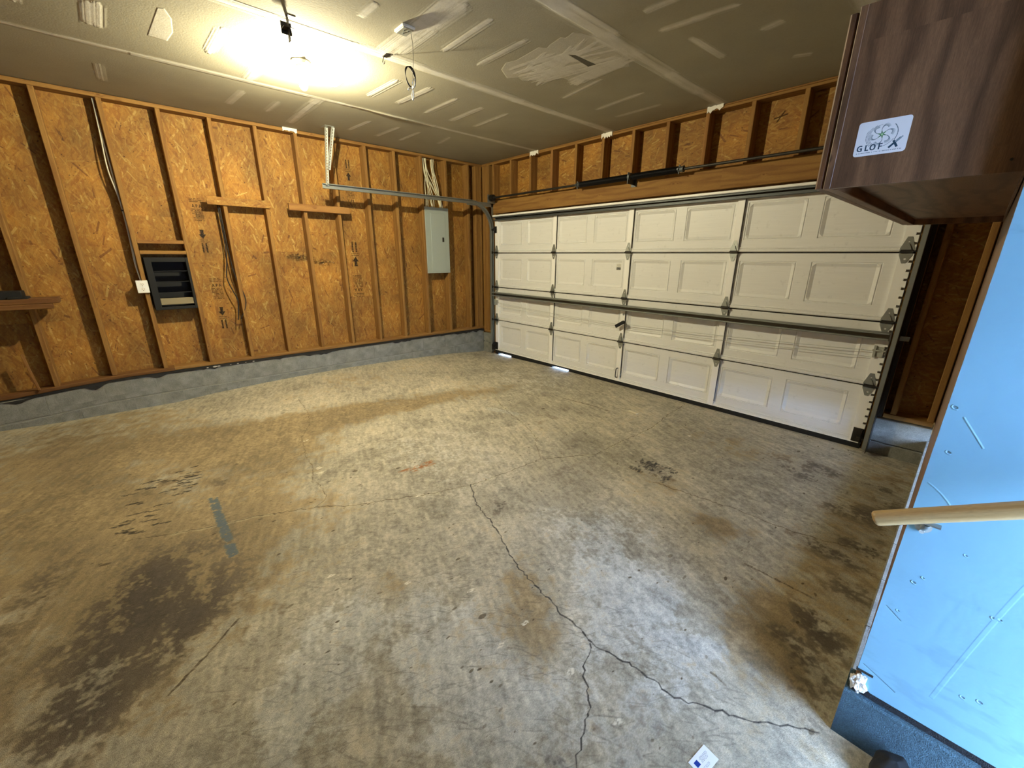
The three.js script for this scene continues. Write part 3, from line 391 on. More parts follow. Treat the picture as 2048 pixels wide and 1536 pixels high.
// right wall seen edge-on, the blue entry wall, the outer walls with the doorway the daylight comes through
const wallR = structure('wall_right');
part(wallR, 'wall_panel', box(5.737, 5.9, 0.3, CEIL, OSBX, 2.93), M.walnut);
part(wallR, 'corner_stud', stick(5.737, 5.775, 0.215, CEIL, 2.932, 2.985, 'y', 0.003), M.walnut);
for (let i = 0; i < 8; i++) part(wallR, 'concrete_block', stick(5.722, 5.92, -0.15, 0.19, 0.134 + i * 0.359, 0.134 + i * 0.359 + 0.354, 'z', 0.005), M.block);
const wallE = structure('wall_entry');
const BW = { x0: 5.737, x1: 7.1, y0: 0.216, y1: CEIL };
{ const S = 1024, c = canvas(S, S), b = canvas(S, S), r = rng(31), m = canvas(S, S), q = m.getContext('2d'), W = 1.4, X = (x) => (x - 5.737) / W * S, Y = (y) => S - (y - 0.2) / W * S;
  q.fillStyle = '#808080'; q.fillRect(0, 0, S, S);
  const dent = (x, y, a, s = 1) => { q.fillStyle = 'rgba(60,60,60,0.8)'; q.beginPath(); q.ellipse(X(x), Y(y), a * 0.6, a * 0.4, 0.4, 0, 7); q.fill(); q.strokeStyle = 'rgba(225,225,225,0.7)'; q.lineWidth = 1.5 * s; q.beginPath(); q.ellipse(X(x), Y(y), a * 0.6 + 1.5, a * 0.45 + 1, 0.4, 0.4, 3.6); q.stroke(); };
  for (const [x, y, a] of [[5.766, 1.069, 5], [5.75, 1.191, 6], [5.788, 0.662, 5], [5.802, 0.687, 3], [5.954, 0.657, 4], [5.943, 0.654, 4], [5.981, 0.389, 6], [5.951, 0.376, 5], [5.778, 0.55, 3], [5.86, 0.8, 3], [5.9, 1.35, 4], [5.93, 1.5, 3]]) dent(x, y, a);
  q.strokeStyle = 'rgba(205,205,205,0.6)'; q.lineWidth = 2.4; q.beginPath(); q.moveTo(X(5.748), Y(0.972)); q.quadraticCurveTo(X(5.78), Y(0.955), X(5.805), Y(0.92)); q.stroke(); q.beginPath(); q.moveTo(X(5.77), Y(1.17)); q.lineTo(X(5.82), Y(1.1)); q.stroke();
  q.lineWidth = 7; q.strokeStyle = 'rgba(150,150,150,0.8)'; q.beginPath(); q.moveTo(X(5.97), Y(0.78)); q.quadraticCurveTo(X(5.945), Y(0.66), X(5.9), Y(0.32)); q.stroke();
  q.strokeStyle = 'rgba(70,70,70,0.8)'; q.lineWidth = 2; q.beginPath(); q.moveTo(X(5.745), Y(0.31)); q.lineTo(X(5.83), Y(0.27)); q.stroke(); q.beginPath(); q.moveTo(X(5.75), Y(0.55)); q.lineTo(X(5.79), Y(0.52)); q.stroke();
  const md = q.getImageData(0, 0, S, S).data;
  pixels(c, (d, k, i, j) => { const e = (md[k] - 128) / 255, w = 0.97 + 0.08 * (fbm(i / 130, j / 130, 3) - 0.5) - 0.06 * smooth(0.56, 0.74, fbm(i / 60 + 3, j / 26 + 8, 4)) * smooth(560, 900, j) + (e > 0 ? e * 0.25 : e * 1.1); d[k] = 124 * w; d[k + 1] = 172 * w; d[k + 2] = 194 * w; d[k + 3] = 255; });
  pixels(b, (d, k, i, j) => { const v = clamp(md[k] + 26 * (fbm(i / 9, j / 9, 2) - 0.5), 0, 255); d[k] = d[k + 1] = d[k + 2] = v; d[k + 3] = 255; });
  M.blue = mat({ map: tex(c, true, [1 / W, 1 / W]), bumpMap: tex(b, false, [1 / W, 1 / W]), bumpScale: 0.006, roughness: 0.5 }); }
part(wallE, 'drywall_panel', (() => { // lower near corner is broken away
  const s = new THREE.Shape([[BW.x0, 0.285], [5.75, 0.272], [5.753, 0.258], [5.763, 0.25], [5.766, 0.226], [5.782, BW.y0], [BW.x1, BW.y0], [BW.x1, BW.y1], [BW.x0, BW.y1]].map((p) => new THREE.Vector2(...p)));
  const g = new THREE.ExtrudeGeometry(s, { depth: 0.013, bevelEnabled: false }).translate(0, 0, 2.987); return planarUV(g, [0, 0], (x, y) => [x - 5.737, y - 0.2]); })(), M.blue);
part(wallE, 'drywall_panel', box(5.78, 7.1, 0.3, CEIL, 2.88, 2.986), M.slate);
part(wallE, 'sill_plate', stick(5.74, 7.1, 0.185, 0.222, 2.9, 2.996, 'x', 0.004), M.tar);
for (const [x0, x1] of [[5.7225, 6.03], [6.042, 6.43], [6.442, 6.83], [6.842, 7.1]]) part(wallE, 'concrete_block', stick(x0, x1, -0.15, 0.19, 2.9, 3.016, 'x', 0.006), M.blockBlue);
part(wallE, 'mortar', stick(5.73, 7.1, -0.15, 0.184, 2.9, 3.011, 'x', 0.002), M.mortar);
{ const g = new THREE.IcosahedronGeometry(0.023, 4), p = g.attributes.position; for (let i = 0; i < p.count; i++) { const s = 1 + 0.7 * PN.noise(p.getX(i) * 80, p.getY(i) * 80, p.getZ(i) * 80) + 0.5 * PN.noise(p.getX(i) * 260, p.getY(i) * 260, p.getZ(i) * 260); p.setXYZ(i, p.getX(i) * s * 0.8, p.getY(i) * s * 1.35, p.getZ(i) * s * 0.5); } g.computeVertexNormals(); part(wallE, 'plaster_lump', planarUV(g.translate(5.748, 0.235, 3.003)), M.plaster, 'crumbled white plaster lump at the broken corner'); }
part(wallE, 'corner_bead', stick(5.734, 5.776, 0.277, 0.285, 2.995, 3.004, 'x', 0.002), M.steelDark, 'bent dark metal scrap');
const DOORWAY = { z0: 3.15, z1: 4.05, y0: 0.0, y1: 2.05 };
const wallO = structure('wall_outer');
part(wallO, 'wall_panel', merge(box(7.1, 7.21, -0.1, CEIL, 2.88, DOORWAY.z0), box(7.1, 7.21, -0.1, CEIL, DOORWAY.z1, 6.4), box(7.1, 7.21, DOORWAY.y1, CEIL, DOORWAY.z0, DOORWAY.z1)), M.pine);
{ const t = part(wallO, 'added_door_leaf', rbox(-0.86, 0, 0.01, 2.03, -0.02, 0.02, 0.003).rotateY(-0.6).translate(7.09, 0, DOORWAY.z1 - 0.02), M.plasticWhite); part(t, 'knob', cyl([6.45, 0.95, 3.64], [6.47, 0.95, 3.55], 0.025, 14), M.galv); }  // unseen door leaf, added half open to keep daylight off the lower-left floor
const wallF = structure('wall_front');
part(wallF, 'wall_panel', box(-0.1, 7.3, -0.1, CEIL, 6.3, 6.4), M.pineDark);

// ------------------------------------------------------------------ garage door
const door = structure('door_1', 'white four-section overhead garage door seen from inside');
const DX0 = 0.425, DX1 = 5.345, ST = [0.455, 1.693, 2.873, 4.055, 5.3], JY = [0.02, 0.535, 1.068, 1.602, 2.135], SK = 0.078, FACE = 0.104;
const secs = [];
for (let j = 0; j < 4; j++) {
  const y0 = JY[j] + 0.003, y1 = JY[j + 1] - (j < 3 ? 0.008 : 0.004), rects = [];
  for (let b = 0; b < 4; b++) { const a = ST[b] + (b ? 0.03 : 0.045), e = ST[b + 1] - (b < 3 ? 0.03 : 0.06), m0 = 0.028, m1 = b < 3 ? 0.028 : 0.06, w = (e - a - m0 - m1 - 0.11) / 2; for (let k = 0; k < 2; k++) { const xs = a + m0 + k * (w + 0.11); rects.push([xs, xs + w, y0 + 0.112, y1 - (j === 3 ? 0.085 : 0.07)]); } }
  const INS = [0, 0.003, 0.008, 0.011, 0.038], DEP = [0, -0.007, -0.007, -0.001, -0.015];
  const cut = (list, lo, hi) => [...new Set([lo, hi, ...list.flatMap(([a, b]) => [...INS.map((i) => a + i), ...INS.map((i) => b - i)])].map((v) => +v.toFixed(5)))].sort((a, b) => a - b);
  const xs = cut(rects.map((q) => [q[0], q[1]]), DX0, DX1), ys = cut([[rects[0][2], rects[0][3]]], y0, y1);
  const hgt = (x, y) => { for (const [a, b, c, d] of rects) { const m = Math.min(x - a, b - x, y - c, d - y); if (m >= -1e-6) { let i = 0; while (i < 4 && m >= INS[i + 1] - 1e-6) i++; if (i === 4) return DEP[4]; const t = (m - INS[i]) / (INS[i + 1] - INS[i]); return DEP[i] + (DEP[i + 1] - DEP[i]) * t; } } return 0; };
  const P = [], U = [], q = (a, b) => { P.push(a, b, SK + hgt(a, b)); U.push(a, b); };
  for (let m = 0; m + 1 < ys.length; m++) for (let i = 0; i + 1 < xs.length; i++) {
    const a = xs[i], b = xs[i + 1], c = ys[m], d = ys[m + 1], h = [hgt(a, c), hgt(b, c), hgt(b, d), hgt(a, d)];
    if (Math.abs(h[0] - h[2]) <= Math.abs(h[1] - h[3])) { q(a, c); q(b, c); q(b, d); q(a, c); q(b, d); q(a, d); } else { q(a, c); q(b, c); q(a, d); q(b, c); q(b, d); q(a, d); }
  }
  const skin = new THREE.BufferGeometry(); skin.setAttribute('position', new THREE.Float32BufferAttribute(P, 3)); skin.setAttribute('uv', new THREE.Float32BufferAttribute(U, 2)); skin.computeVertexNormals();
  const rail = stick(DX0 + 0.01, DX1 - 0.01, y0 + 0.004, y0 + 0.03, SK - 0.01, FACE - 0.008, 'x', 0.005), rail2 = stick(DX0 + 0.01, DX1 - 0.01, y0 + 0.03, y0 + 0.044, SK - 0.01, FACE - 0.016, 'x', 0.004);
  const s = part(door, 'door_section', merge(skin, box(DX0, DX1, j ? y0 - 0.02 : y0, y1 - 0.014, 0.04, 0.052), box(DX0, DX1, y0, y1, 0.053, SK - 0.018), rail, rail2, box(DX0, DX1, y1 - 0.012, y1, SK - 0.013, SK + 0.002), box(DX0, DX1, y0, y0 + 0.006, SK - 0.013, SK + 0.004)), M.door); secs.push(s);
  ST.forEach((x, i) => {
    const w = i === 0 ? [0.425, 0.492] : i === 4 ? [5.262, 5.345] : [x - 0.031, x + 0.031];
    if (i === 4) { // slotted end channel
      const pts = [[w[0], y0 + 0.002], [w[1], y0 + 0.002]], n = 7; for (let k = 0; k < n; k++) { const yc = y0 + 0.06 + k * (y1 - y0 - 0.12) / (n - 1); pts.push([w[1], yc - 0.009], [w[1] - 0.02, yc - 0.009], [w[1] - 0.02, yc + 0.009], [w[1], yc + 0.009]); }
      pts.push([w[1], y1 - 0.002], [w[0], y1 - 0.002]);
      part(s, 'end_stile', outline(pts, 0.012).translate(0, 0, FACE - 0.012), M.doorStile); part(s, 'stile_web', box(w[0], w[0] + 0.003, y0, y1, SK, FACE - 0.01), M.doorStile);
    } else {
      part(s, i ? 'stile' : 'end_stile', stick(w[0], w[1], y0 + 0.002, y1 - 0.002, SK - 0.002, FACE, 'y', 0.002), M.doorStile);
      if (i) { const hs = [box(w[1] - 0.001, w[1] + 0.0012, y0 + 0.05, y1 - 0.012, SK + 0.004, FACE - 0.006)]; part(s, 'stile_shade_strip', merge(hs), M.steelDark); }  // dark strip paints the shadow down the side of each stile
    }
  });
}
for (let j = 1; j < 4; j++) part(door, 'joint_shade_strip', box(DX0, DX1, JY[j] - 0.012, JY[j] + 0.008, 0.054, 0.066), M.rubber);  // black strip put in to darken the shaded gap at each joint
// bottom seal following the slab, with two gaps where daylight shows
{ const gs = []; const N = 60; for (let i = 0; i < N; i++) { const a = DX0 + (DX1 - DX0) * i / N, b = DX0 + (DX1 - DX0) * (i + 1) / N, gap = (a > 0.48 && a < 0.78) || (a > 1.72 && a < 2.02), y = floorY((a + b) / 2, 0.06); gs.push(box(a, b, gap ? y + 0.024 : y - 0.004, JY[0] + 0.006, gap ? 0.095 : 0.03, 0.112)); } part(door, 'bottom_seal', merge(gs), M.rubber, 'black rubber seal under the door'); }
part(door, 'bottom_edge', stick(DX0, DX1, JY[0] + 0.001, JY[0] + 0.014, 0.05, FACE + 0.006, 'x', 0.002), M.doorStile);
part(door, 'top_edge', stick(DX0 - 0.02, DX1, 2.137, 2.163, 0.04, FACE + 0.035, 'x', 0.006), M.doorStile);
const uBar = (x0, x1, y, h, z, d) => merge(stick(x0, x1, y - h / 2, y + h / 2, z, z + 0.003, 'x', 0.001), stick(x0, x1, y + h / 2 - 0.003, y + h / 2, z, z + d, 'x', 0.001), stick(x0, x1, y - h / 2, y - h / 2 + 0.003, z, z + d, 'x', 0.001), stick(x0, x1, y + h / 2 - 0.014, y + h / 2, z + d - 0.003, z + d, 'x', 0.001), stick(x0, x1, y - h / 2, y - h / 2 + 0.014, z + d - 0.003, z + d, 'x', 0.001));
part(door, 'top_strut', uBar(0.44, 5.33, 2.105, 0.052, FACE + 0.001, 0.045), M.galvDark, 'galvanised strut along the top section');
part(door, 'middle_strut', uBar(0.43, 5.34, 0.965, 0.06, FACE + 0.001, 0.075), M.galvMid, 'galvanised strut across the third section');
{ const up = [[-0.036, 0.006], [-0.036, 0.028], [-0.012, 0.112], [0.012, 0.112], [0.036, 0.028], [0.036, 0.006]], dn = [[-0.034, -0.004], [0.034, -0.004], [0.034, -0.02], [0.011, -0.082], [-0.011, -0.082], [-0.034, -0.02]];
  const hinge = merge(outline(up, 0.003, [ring(0, 0.075, 0.005)]), outline(dn, 0.003, [ring(0, -0.05, 0.007)]), outline([[-0.03, 0], [0.03, 0], [0.006, 0.06], [-0.006, 0.06]], 0.012));
  const roll = merge(cyl([0, 0.006, 0.016], [0.1, 0.006, 0.016], 0.006, 8), cyl([0.085, 0.006, 0.016], [0.1, 0.006, 0.016], 0.022, 14));
  for (let j = 1; j < 4; j++) ST.forEach((x, i) => {
    const px = i === 0 ? 0.462 : i === 4 ? 5.298 : x, h = part(door, 'hinge', hinge.clone().scale(i === 4 || i === 0 ? 1.15 : 1, 1, 1).translate(px, JY[j], FACE), M.galv);
    part(h, 'knuckle', merge(cyl([px - 0.038, JY[j] + 0.002, FACE + 0.014], [px + 0.038, JY[j] + 0.002, FACE + 0.014], 0.009, 10), box(px - 0.034, px + 0.034, JY[j] - 0.002, JY[j] + 0.018, FACE, FACE + 0.016)), M.steelDark);
    if (i === 0) part(h, 'roller', roll.clone().rotateY(Math.PI).translate(px, JY[j], FACE + 0.032), M.steelDark); if (i === 4) part(h, 'roller', roll.clone().translate(px, JY[j], FACE), M.steelDark);
  });
  for (const [x, s] of [[0.45, -1], [5.31, 1]]) { const b = part(door, 'bottom_bracket', merge(box(x - 0.035, x + 0.04, 0.03, 0.16, FACE, FACE + 0.004), outline([[0, 0], [0.075, 0], [0.075, 0.09], [0.03, 0.13], [0, 0.13]], 0.004).rotateY(-Math.PI / 2).translate(x + s * 0.03, 0.03, FACE)), M.steelDark); part(b, 'roller', cyl([x, 0.08, FACE + 0.03], [x + s * 0.07, 0.08, FACE + 0.03], 0.012, 10), M.steelDark); }
  for (const [x, s] of [[0.44, -1], [5.32, 1]]) part(door, 'top_roller_bracket', merge(box(x - 0.03, x + 0.03, 1.9, 2.0, FACE, FACE + 0.004), cyl([x, 1.95, FACE + 0.03], [x + s * 0.07, 1.95, FACE + 0.03], 0.01, 10), box(x - 0.012, x + 0.012, 1.93, 1.97, FACE, FACE + 0.045)), M.steelDark);
}
part(door, 'lock_handle', merge(cyl([2.9, 0.79, FACE], [2.9, 0.79, FACE + 0.05], 0.014, 14), new RoundedBoxGeometry(0.135, 0.04, 0.022, 2, 0.006).rotateZ(0.55).translate(2.878, 0.765, FACE + 0.058)), M.plasticBlack, 'black twist lock handle');
part(door, 'lock_hole', cyl([2.885, 0.88, FACE - 0.001], [2.885, 0.88, FACE + 0.003], 0.013, 16), M.galv);
part(door, 'pull_handle', tube([[2.868, 0.195, FACE], [2.865, 0.19, FACE + 0.028], [2.862, 0.135, FACE + 0.034], [2.86, 0.08, FACE + 0.028], [2.86, 0.072, FACE]], 0.007, 24, 8), M.galvDark, 'metal pull handle');
for (const [y, e] of [[0.822, 0.795], [0.772, 0.75]]) { part(door, 'lock_wire', tube([[0.5, y, FACE + 0.004], [1.69, e - 0.02, FACE + 0.006], [2.86, e - 0.045, FACE + 0.01]], 0.0022, 24, 5), M.galvPale); part(door, 'lock_wire', tube([[2.94, e - 0.03, FACE + 0.01], [4.055, e - 0.01, FACE + 0.006], [5.26, y + 0.01, FACE + 0.004]], 0.0022, 24, 5), M.galvPale); }
for (const x of [0.458, 5.3]) part(door, 'lock_latch', merge(box(x - 0.03, x + 0.03, 0.79, 0.87, FACE, FACE + 0.012), cyl([x - 0.04, 0.84, FACE + 0.018], [x + 0.04, 0.84, FACE + 0.018], 0.008, 8), box(x - 0.034, x - 0.018, 0.782, 0.878, FACE, FACE + 0.024), box(x + 0.016, x + 0.03, 0.8, 0.86, FACE, FACE + 0.024)), M.galvPale);
{ const c = canvas(128, 128), x = c.getContext('2d'), r = rng(4); x.fillStyle = '#d9d7cc'; x.fillRect(0, 0, 128, 128); x.fillStyle = '#33363a'; x.fillRect(6, 72, 116, 50); x.fillStyle = '#8b8d8c'; for (let j = 0; j < 6; j++) for (let i = 12; i < 116; i += 5) if (r() > 0.3) x.fillRect(i, 12 + j * 9, 4, 4); x.fillStyle = '#c6c6bd'; for (let j = 0; j < 4; j++) for (let i = 14; i < 112; i += 5) if (r() > 0.35) x.fillRect(i, 80 + j * 10, 3, 3);
  part(door, 'printed_label', box(2.7, 2.765, 1.4, 1.475, SK - 0.0148, SK - 0.0138, [0, 0], (a, b) => [(a - 2.7) / 0.065, (b - 1.4) / 0.075]), mat({ map: tex(c), roughness: 0.5 }), 'small printed label'); }

// door stop trim outside the edges of the door
for (const [n, g] of [['trim_1', box(0.39, 0.47, -0.05, 2.2, -0.01, 0.035)], ['trim_2', box(5.31, 5.4, -0.05, 2.2, -0.01, 0.035)], ['trim_3', box(0.4, 5.39, 2.1, 2.19, -0.01, 0.035)]]) { const m = part(scene, n, g, M.pineDark); m.userData.kind = 'structure'; }

// ------------------------------------------------------------------ tracks
function sweep(path, prof, x, s) {   // path in (z, y), profile in (across x, along normal)
  const P = [], I = [], n = prof.length;
  path.forEach(([z, y], i) => { const a = path[Math.max(0, i - 1)], b = path[Math.min(path.length - 1, i + 1)], l = Math.hypot(b[0] - a[0], b[1] - a[1]), tz = (b[0] - a[0]) / l, ty = (b[1] - a[1]) / l; for (const [u, v] of prof) P.push(x + s * u, y + v * tz, z - v * ty); });
  for (let i = 0; i + 1 < path.length; i++) for (let k = 0; k < n; k++) { const a = i * n + k, b = i * n + (k + 1) % n, c = a + n, d = b + n; s > 0 ? I.push(a, b, c, b, d, c) : I.push(a, c, b, b, c, d); }
  let g = new THREE.BufferGeometry(); g.setAttribute('position', new THREE.Float32BufferAttribute(P, 3)); g.setIndex(I); g = g.toNonIndexed(); g.computeVertexNormals(); return planarUV(g);
}
const C_PROF = [[0, -0.027], [0.034, -0.027], [0.034, -0.019], [0.031, -0.019], [0.031, -0.024], [0.003, -0.024], [0.003, 0.024], [0.031, 0.024], [0.031, 0.019], [0.034, 0.019], [0.034, 0.027], [0, 0.027]];
function trackPath() { const p = [[0.14, 0.0], [0.14, 0.6], [0.14, 1.2], [0.14, 1.925]]; for (let i = 1; i < 14; i++) { const a = Math.PI * i / 28; p.push([0.54 - 0.4 * Math.cos(a), 1.925 + 0.4 * Math.sin(a)]); } p.push([0.54, 2.325], [1.2, 2.324], [2.0, 2.322], [2.655, 2.32]); return p; }
function angleIron(h) { const holes = []; for (let y = 0.02; y < h - 0.01; y += 0.03) holes.push(ring(0.016, y, 0.006)); return merge(outline([[0, 0], [0.034, 0], [0.034, h], [0, h]], 0.0025, holes), outline([[0, 0], [0.034, 0], [0.034, h], [0, h]], 0.0025, holes).rotateY(Math.PI / 2)); }
for (const [side, x, s] of [['left', 0.372, 1], ['right', 5.398, -1]]) {
  const t = thing('garage_door_track', side === 'left' ? 'galvanised curved door track along the stud wall with perforated hanger' : 'galvanised vertical door track at the cabinet side of the garage door', 'track', [x, 0, 0]);
  part(t, 'rail', sweep(trackPath(), C_PROF, 0, s), M.galv);
  part(t, 'jamb_angle', merge(box(s > 0 ? -0.004 : 0.001, s > 0 ? -0.001 : 0.004, 0.0, 1.9, 0.092, s > 0 ? 0.165 : 0.25), box(s > 0 ? -0.03 : 0.0, s > 0 ? 0.0 : 0.03, 0.0, 1.9, 0.0895, 0.0925)), s > 0 ? M.galv : M.steelDark);  // right angle extended into the room to shade the boards beside it
  const strap = (A, B) => { const a = new THREE.Vector3(...A), d = new THREE.Vector3(...B).sub(a); return angleIron(d.length()).applyQuaternion(new THREE.Quaternion().setFromUnitVectors(new THREE.Vector3(0, 1, 0), d.normalize())).translate(...a.toArray()); };
  part(t, 'hanger', strap([s * 0.018, 2.33, 2.62], [s * 0.044, CEIL - 0.002, 2.57]), M.galvPale, 'perforated steel hanger');
  part(t, 'hanger_brace', strap([s * 0.026, 2.5, 2.585], [s * 0.115, CEIL - 0.002, 2.52]), M.galvPale, 'perforated steel brace');
  part(t, 'ceiling_angle', box(s * 0.08 - 0.06, s * 0.08 + 0.06, CEIL - 0.006, CEIL - 0.001, 2.5, 2.6), M.galv);
  part(t, 'flag_bracket', merge(box(s > 0 ? -0.003 : 0, s > 0 ? 0 : 0.003, 2.28, 2.34, 0.1, 0.6), box(s > 0 ? -0.003 : 0, s > 0 ? 0 : 0.003, 1.85, 2.33, 0.0945, 0.13)), M.galv);
}
part(scene.getObjectByName('garage_door_track_001'), 'lock_strike', box(0.0, 0.06, 0.94, 0.975, 0.12, 0.128), M.galv);

// ------------------------------------------------------------------ torsion shaft and springs
{ const t = thing('torsion_spring_shaft', 'long steel torsion shaft with two black springs above the garage door', 'spring', [0, 2.398, 0.195]);
  part(t, 'shaft', cyl([0.41, 0, 0], [5.36, 0, 0], 0.0135, 12), M.steelDark);
  const coil = (x0, x1) => { const n = Math.round((x1 - x0) / 0.008), pts = []; for (let i = 0; i <= n; i++) { const x = x0 + (x1 - x0) * i / n; pts.push(new THREE.Vector2(0.029, x), new THREE.Vector2(0.033, x + 0.002), new THREE.Vector2(0.033, x + 0.005), new THREE.Vector2(0.029, x + 0.0068)); } pts.unshift(new THREE.Vector2(0.0135, x0)); pts.push(new THREE.Vector2(0.0135, x1 + 0.007)); return new THREE.LatheGeometry(pts, 16).rotateZ(-Math.PI / 2); };
  part(t, 'spring', coil(2.17, 2.84), M.spring); part(t, 'spring', coil(2.9, 3.42), M.spring);
  for (const x of [2.15, 3.46]) part(t, 'winding_cone', merge(cyl([x - 0.035, 0, 0], [x + 0.03, 0, 0], 0.024, 14, 0.032), cyl([x - 0.02, -0.042, 0], [x - 0.02, 0.042, 0], 0.008, 8), cyl([x - 0.02, 0, -0.042], [x - 0.02, 0, 0.042], 0.008, 8)), M.galvDark);
  part(t, 'centre_bracket', merge(box(2.862, 2.868, -0.07, 0.045, -0.1, 0.035), box(2.83, 2.9, -0.09, 0.05, -0.1025, -0.099), cyl([2.855, 0, 0], [2.88, 0, 0], 0.036, 14)), M.galvDark);
  for (const [x, s] of [[0.44, -1], [5.33, 1]]) { part(t, 'cable_drum', merge(cyl([x, 0, 0], [x - s * 0.03, 0, 0], 0.048, 18), cyl([x - s * 0.03, 0, 0], [x - s * 0.06, 0, 0], 0.036, 18), cyl([x - s * 0.06, 0, 0], [x - s * 0.066, 0, 0], 0.046, 18)), M.steelDark); part(t, 'bearing_plate', box(x + s * 0.02 - 0.002, x + s * 0.02 + 0.002, -0.07, 0.05, -0.1, 0.05), M.galv); }
}

// ------------------------------------------------------------------ lamp
{ const bx = 1.99, bz = 3.265, t = thing('ceiling_lamp', 'bare lit bulb in a white ceiling lampholder', 'lamp', [bx, CEIL, bz]);
  part(t, 'lampholder', new THREE.LatheGeometry([[0.001, 0], [0.062, 0], [0.064, -0.008], [0.06, -0.018], [0.046, -0.024], [0.034, -0.034], [0.029, -0.05], [0.029, -0.064], [0.022, -0.066], [0.001, -0.066]].reverse().map((p) => new THREE.Vector2(...p)), 28), M.porcelain);
  part(t, 'pull_switch', merge(box(0.03, 0.052, -0.05, -0.02, -0.014, 0.014), cyl([0.05, -0.045, 0], [0.062, -0.05, 0], 0.006, 8)), M.porcelain);
  part(t, 'pull_chain', tube([[0.062, -0.05, 0], [0.068, -0.08, 0.002], [0.068, -0.2, 0.004]], 0.0012, 12, 5), M.cable);
  const glow = new THREE.MeshStandardMaterial({ color: 0xffffff, roughness: 0.4, emissive: LAMP.color, emissiveIntensity: 22 });
  const b = part(t, 'bulb', new THREE.LatheGeometry([[0.001, -0.066], [0.02, -0.066], [0.0265, -0.075], [0.03, -0.095], [0.031, -0.115], [0.0325, -0.14], [0.029, -0.165], [0.02, -0.181], [0.009, -0.188], [0.0005, -0.189]].reverse().map((p) => new THREE.Vector2(...p)), 24), glow, 'glowing bulb');
  const l = new THREE.PointLight(LAMP.color, LAMP.power, 0, 2); l.position.set(bx, CEIL - 0.096, bz); l.castShadow = true; l.shadow.radius = 1; l.shadow.mapSize.set(2048, 2048); l.name = 'bulb_light'; scene.add(l);
}

// ------------------------------------------------------------------ things on the ceiling
{ const t = thing('hanging_bracket', 'dark steel opener bracket hanging from the ceiling near the lamp', 'bracket', [2.58, CEIL, 3.51]);
  part(t, 'strap', merge(box(-0.018, 0.018, -0.105, 0, -0.0015, 0.0015), box(-0.018, 0.018, -0.003, 0, -0.045, 0.0015)), M.steelDark);
  part(t, 'angle', merge(box(-0.04, -0.037, -0.085, -0.02, -0.03, 0.03), box(-0.04, 0.02, -0.066, -0.062, -0.03, 0.03), box(-0.02, 0.012, -0.13, -0.1, -0.003, 0.001)), M.steelDark); }
{ const t = thing('ceiling_outlet_box', 'square white box on the ceiling with a thin cord hanging from it', 'outlet', [2.93, CEIL, 2.92]);
  part(t, 'box', new RoundedBoxGeometry(0.115, 0.016, 0.085, 2, 0.004).translate(0, -0.008, 0), M.plasticWhite);
  part(t, 'cover', new RoundedBoxGeometry(0.1, 0.006, 0.07, 1, 0.002).translate(0, -0.018, 0), M.galvPale);
  for (const [x, z] of [[-0.02, 0.0], [0.015, 0.012], [0.02, -0.012]]) part(t, 'screw', cyl([x, -0.024, z], [x, -0.02, z], 0.006, 8), M.galv); }
single('pull_cord', merge(tube([[2.945, CEIL - 0.02, 2.885], [2.95, CEIL - 0.09, 2.88], [2.93, CEIL - 0.16, 2.87], [2.9, CEIL - 0.21, 2.86], [2.895, CEIL - 0.26, 2.86]], 0.0016, 30, 5), ...Array.from({ length: 4 }, (_, i) => tube(Array.from({ length: 13 }, (_, k) => { const a = k / 12 * 6.28; return [2.872 - 0.019 * Math.sin(a) - 0.012 * Math.cos(a) + i * 0.002, CEIL - 0.235 + 0.062 * Math.cos(a + i * 0.12), 2.866 + 0.021 * Math.sin(a) + 0.012 * Math.cos(a)]; }), 0.0022, 30, 5))), M.cableBlack, 'thin dark cord coiled below the white ceiling box', 'cord');
single('white_rope', merge(tube([[2.89, CEIL - 0.28, 2.865], [2.905, CEIL - 0.25, 2.86], [2.918, CEIL - 0.275, 2.86], [2.91, CEIL - 0.305, 2.865], [2.885, CEIL - 0.3, 2.87]], 0.004, 24, 6), tube([[2.895, CEIL - 0.29, 2.865], [2.888, CEIL - 0.34, 2.868], [2.893, CEIL - 0.375, 2.868], [2.902, CEIL - 0.345, 2.865], [2.898, CEIL - 0.29, 2.865]], 0.004, 24, 6), tube([[2.885, CEIL - 0.3, 2.87], [2.868, CEIL - 0.3, 2.878], [2.86, CEIL - 0.31, 2.88]], 0.005, 10, 6)), M.plasticWhite, 'short knotted white rope end hanging from the coiled cord', 'rope');
{ const t = thing('ceiling_hook', 'small dark screw hook in the ceiling seam', 'hook', [2.487, CEIL, 2.855]);
  part(t, 'hook', tube([[0.01, 0, -0.02], [0.004, -0.004, -0.008], [0, -0.022, 0], [-0.004, -0.04, 0.004], [0.006, -0.054, 0.002], [0.016, -0.048, 0], [0.018, -0.038, 0]], 0.0028, 30, 6), M.steelDark); part(t, 'plate', box(-0.012, 0.05, -0.003, 0, -0.035, 0.0), M.steelDark); }

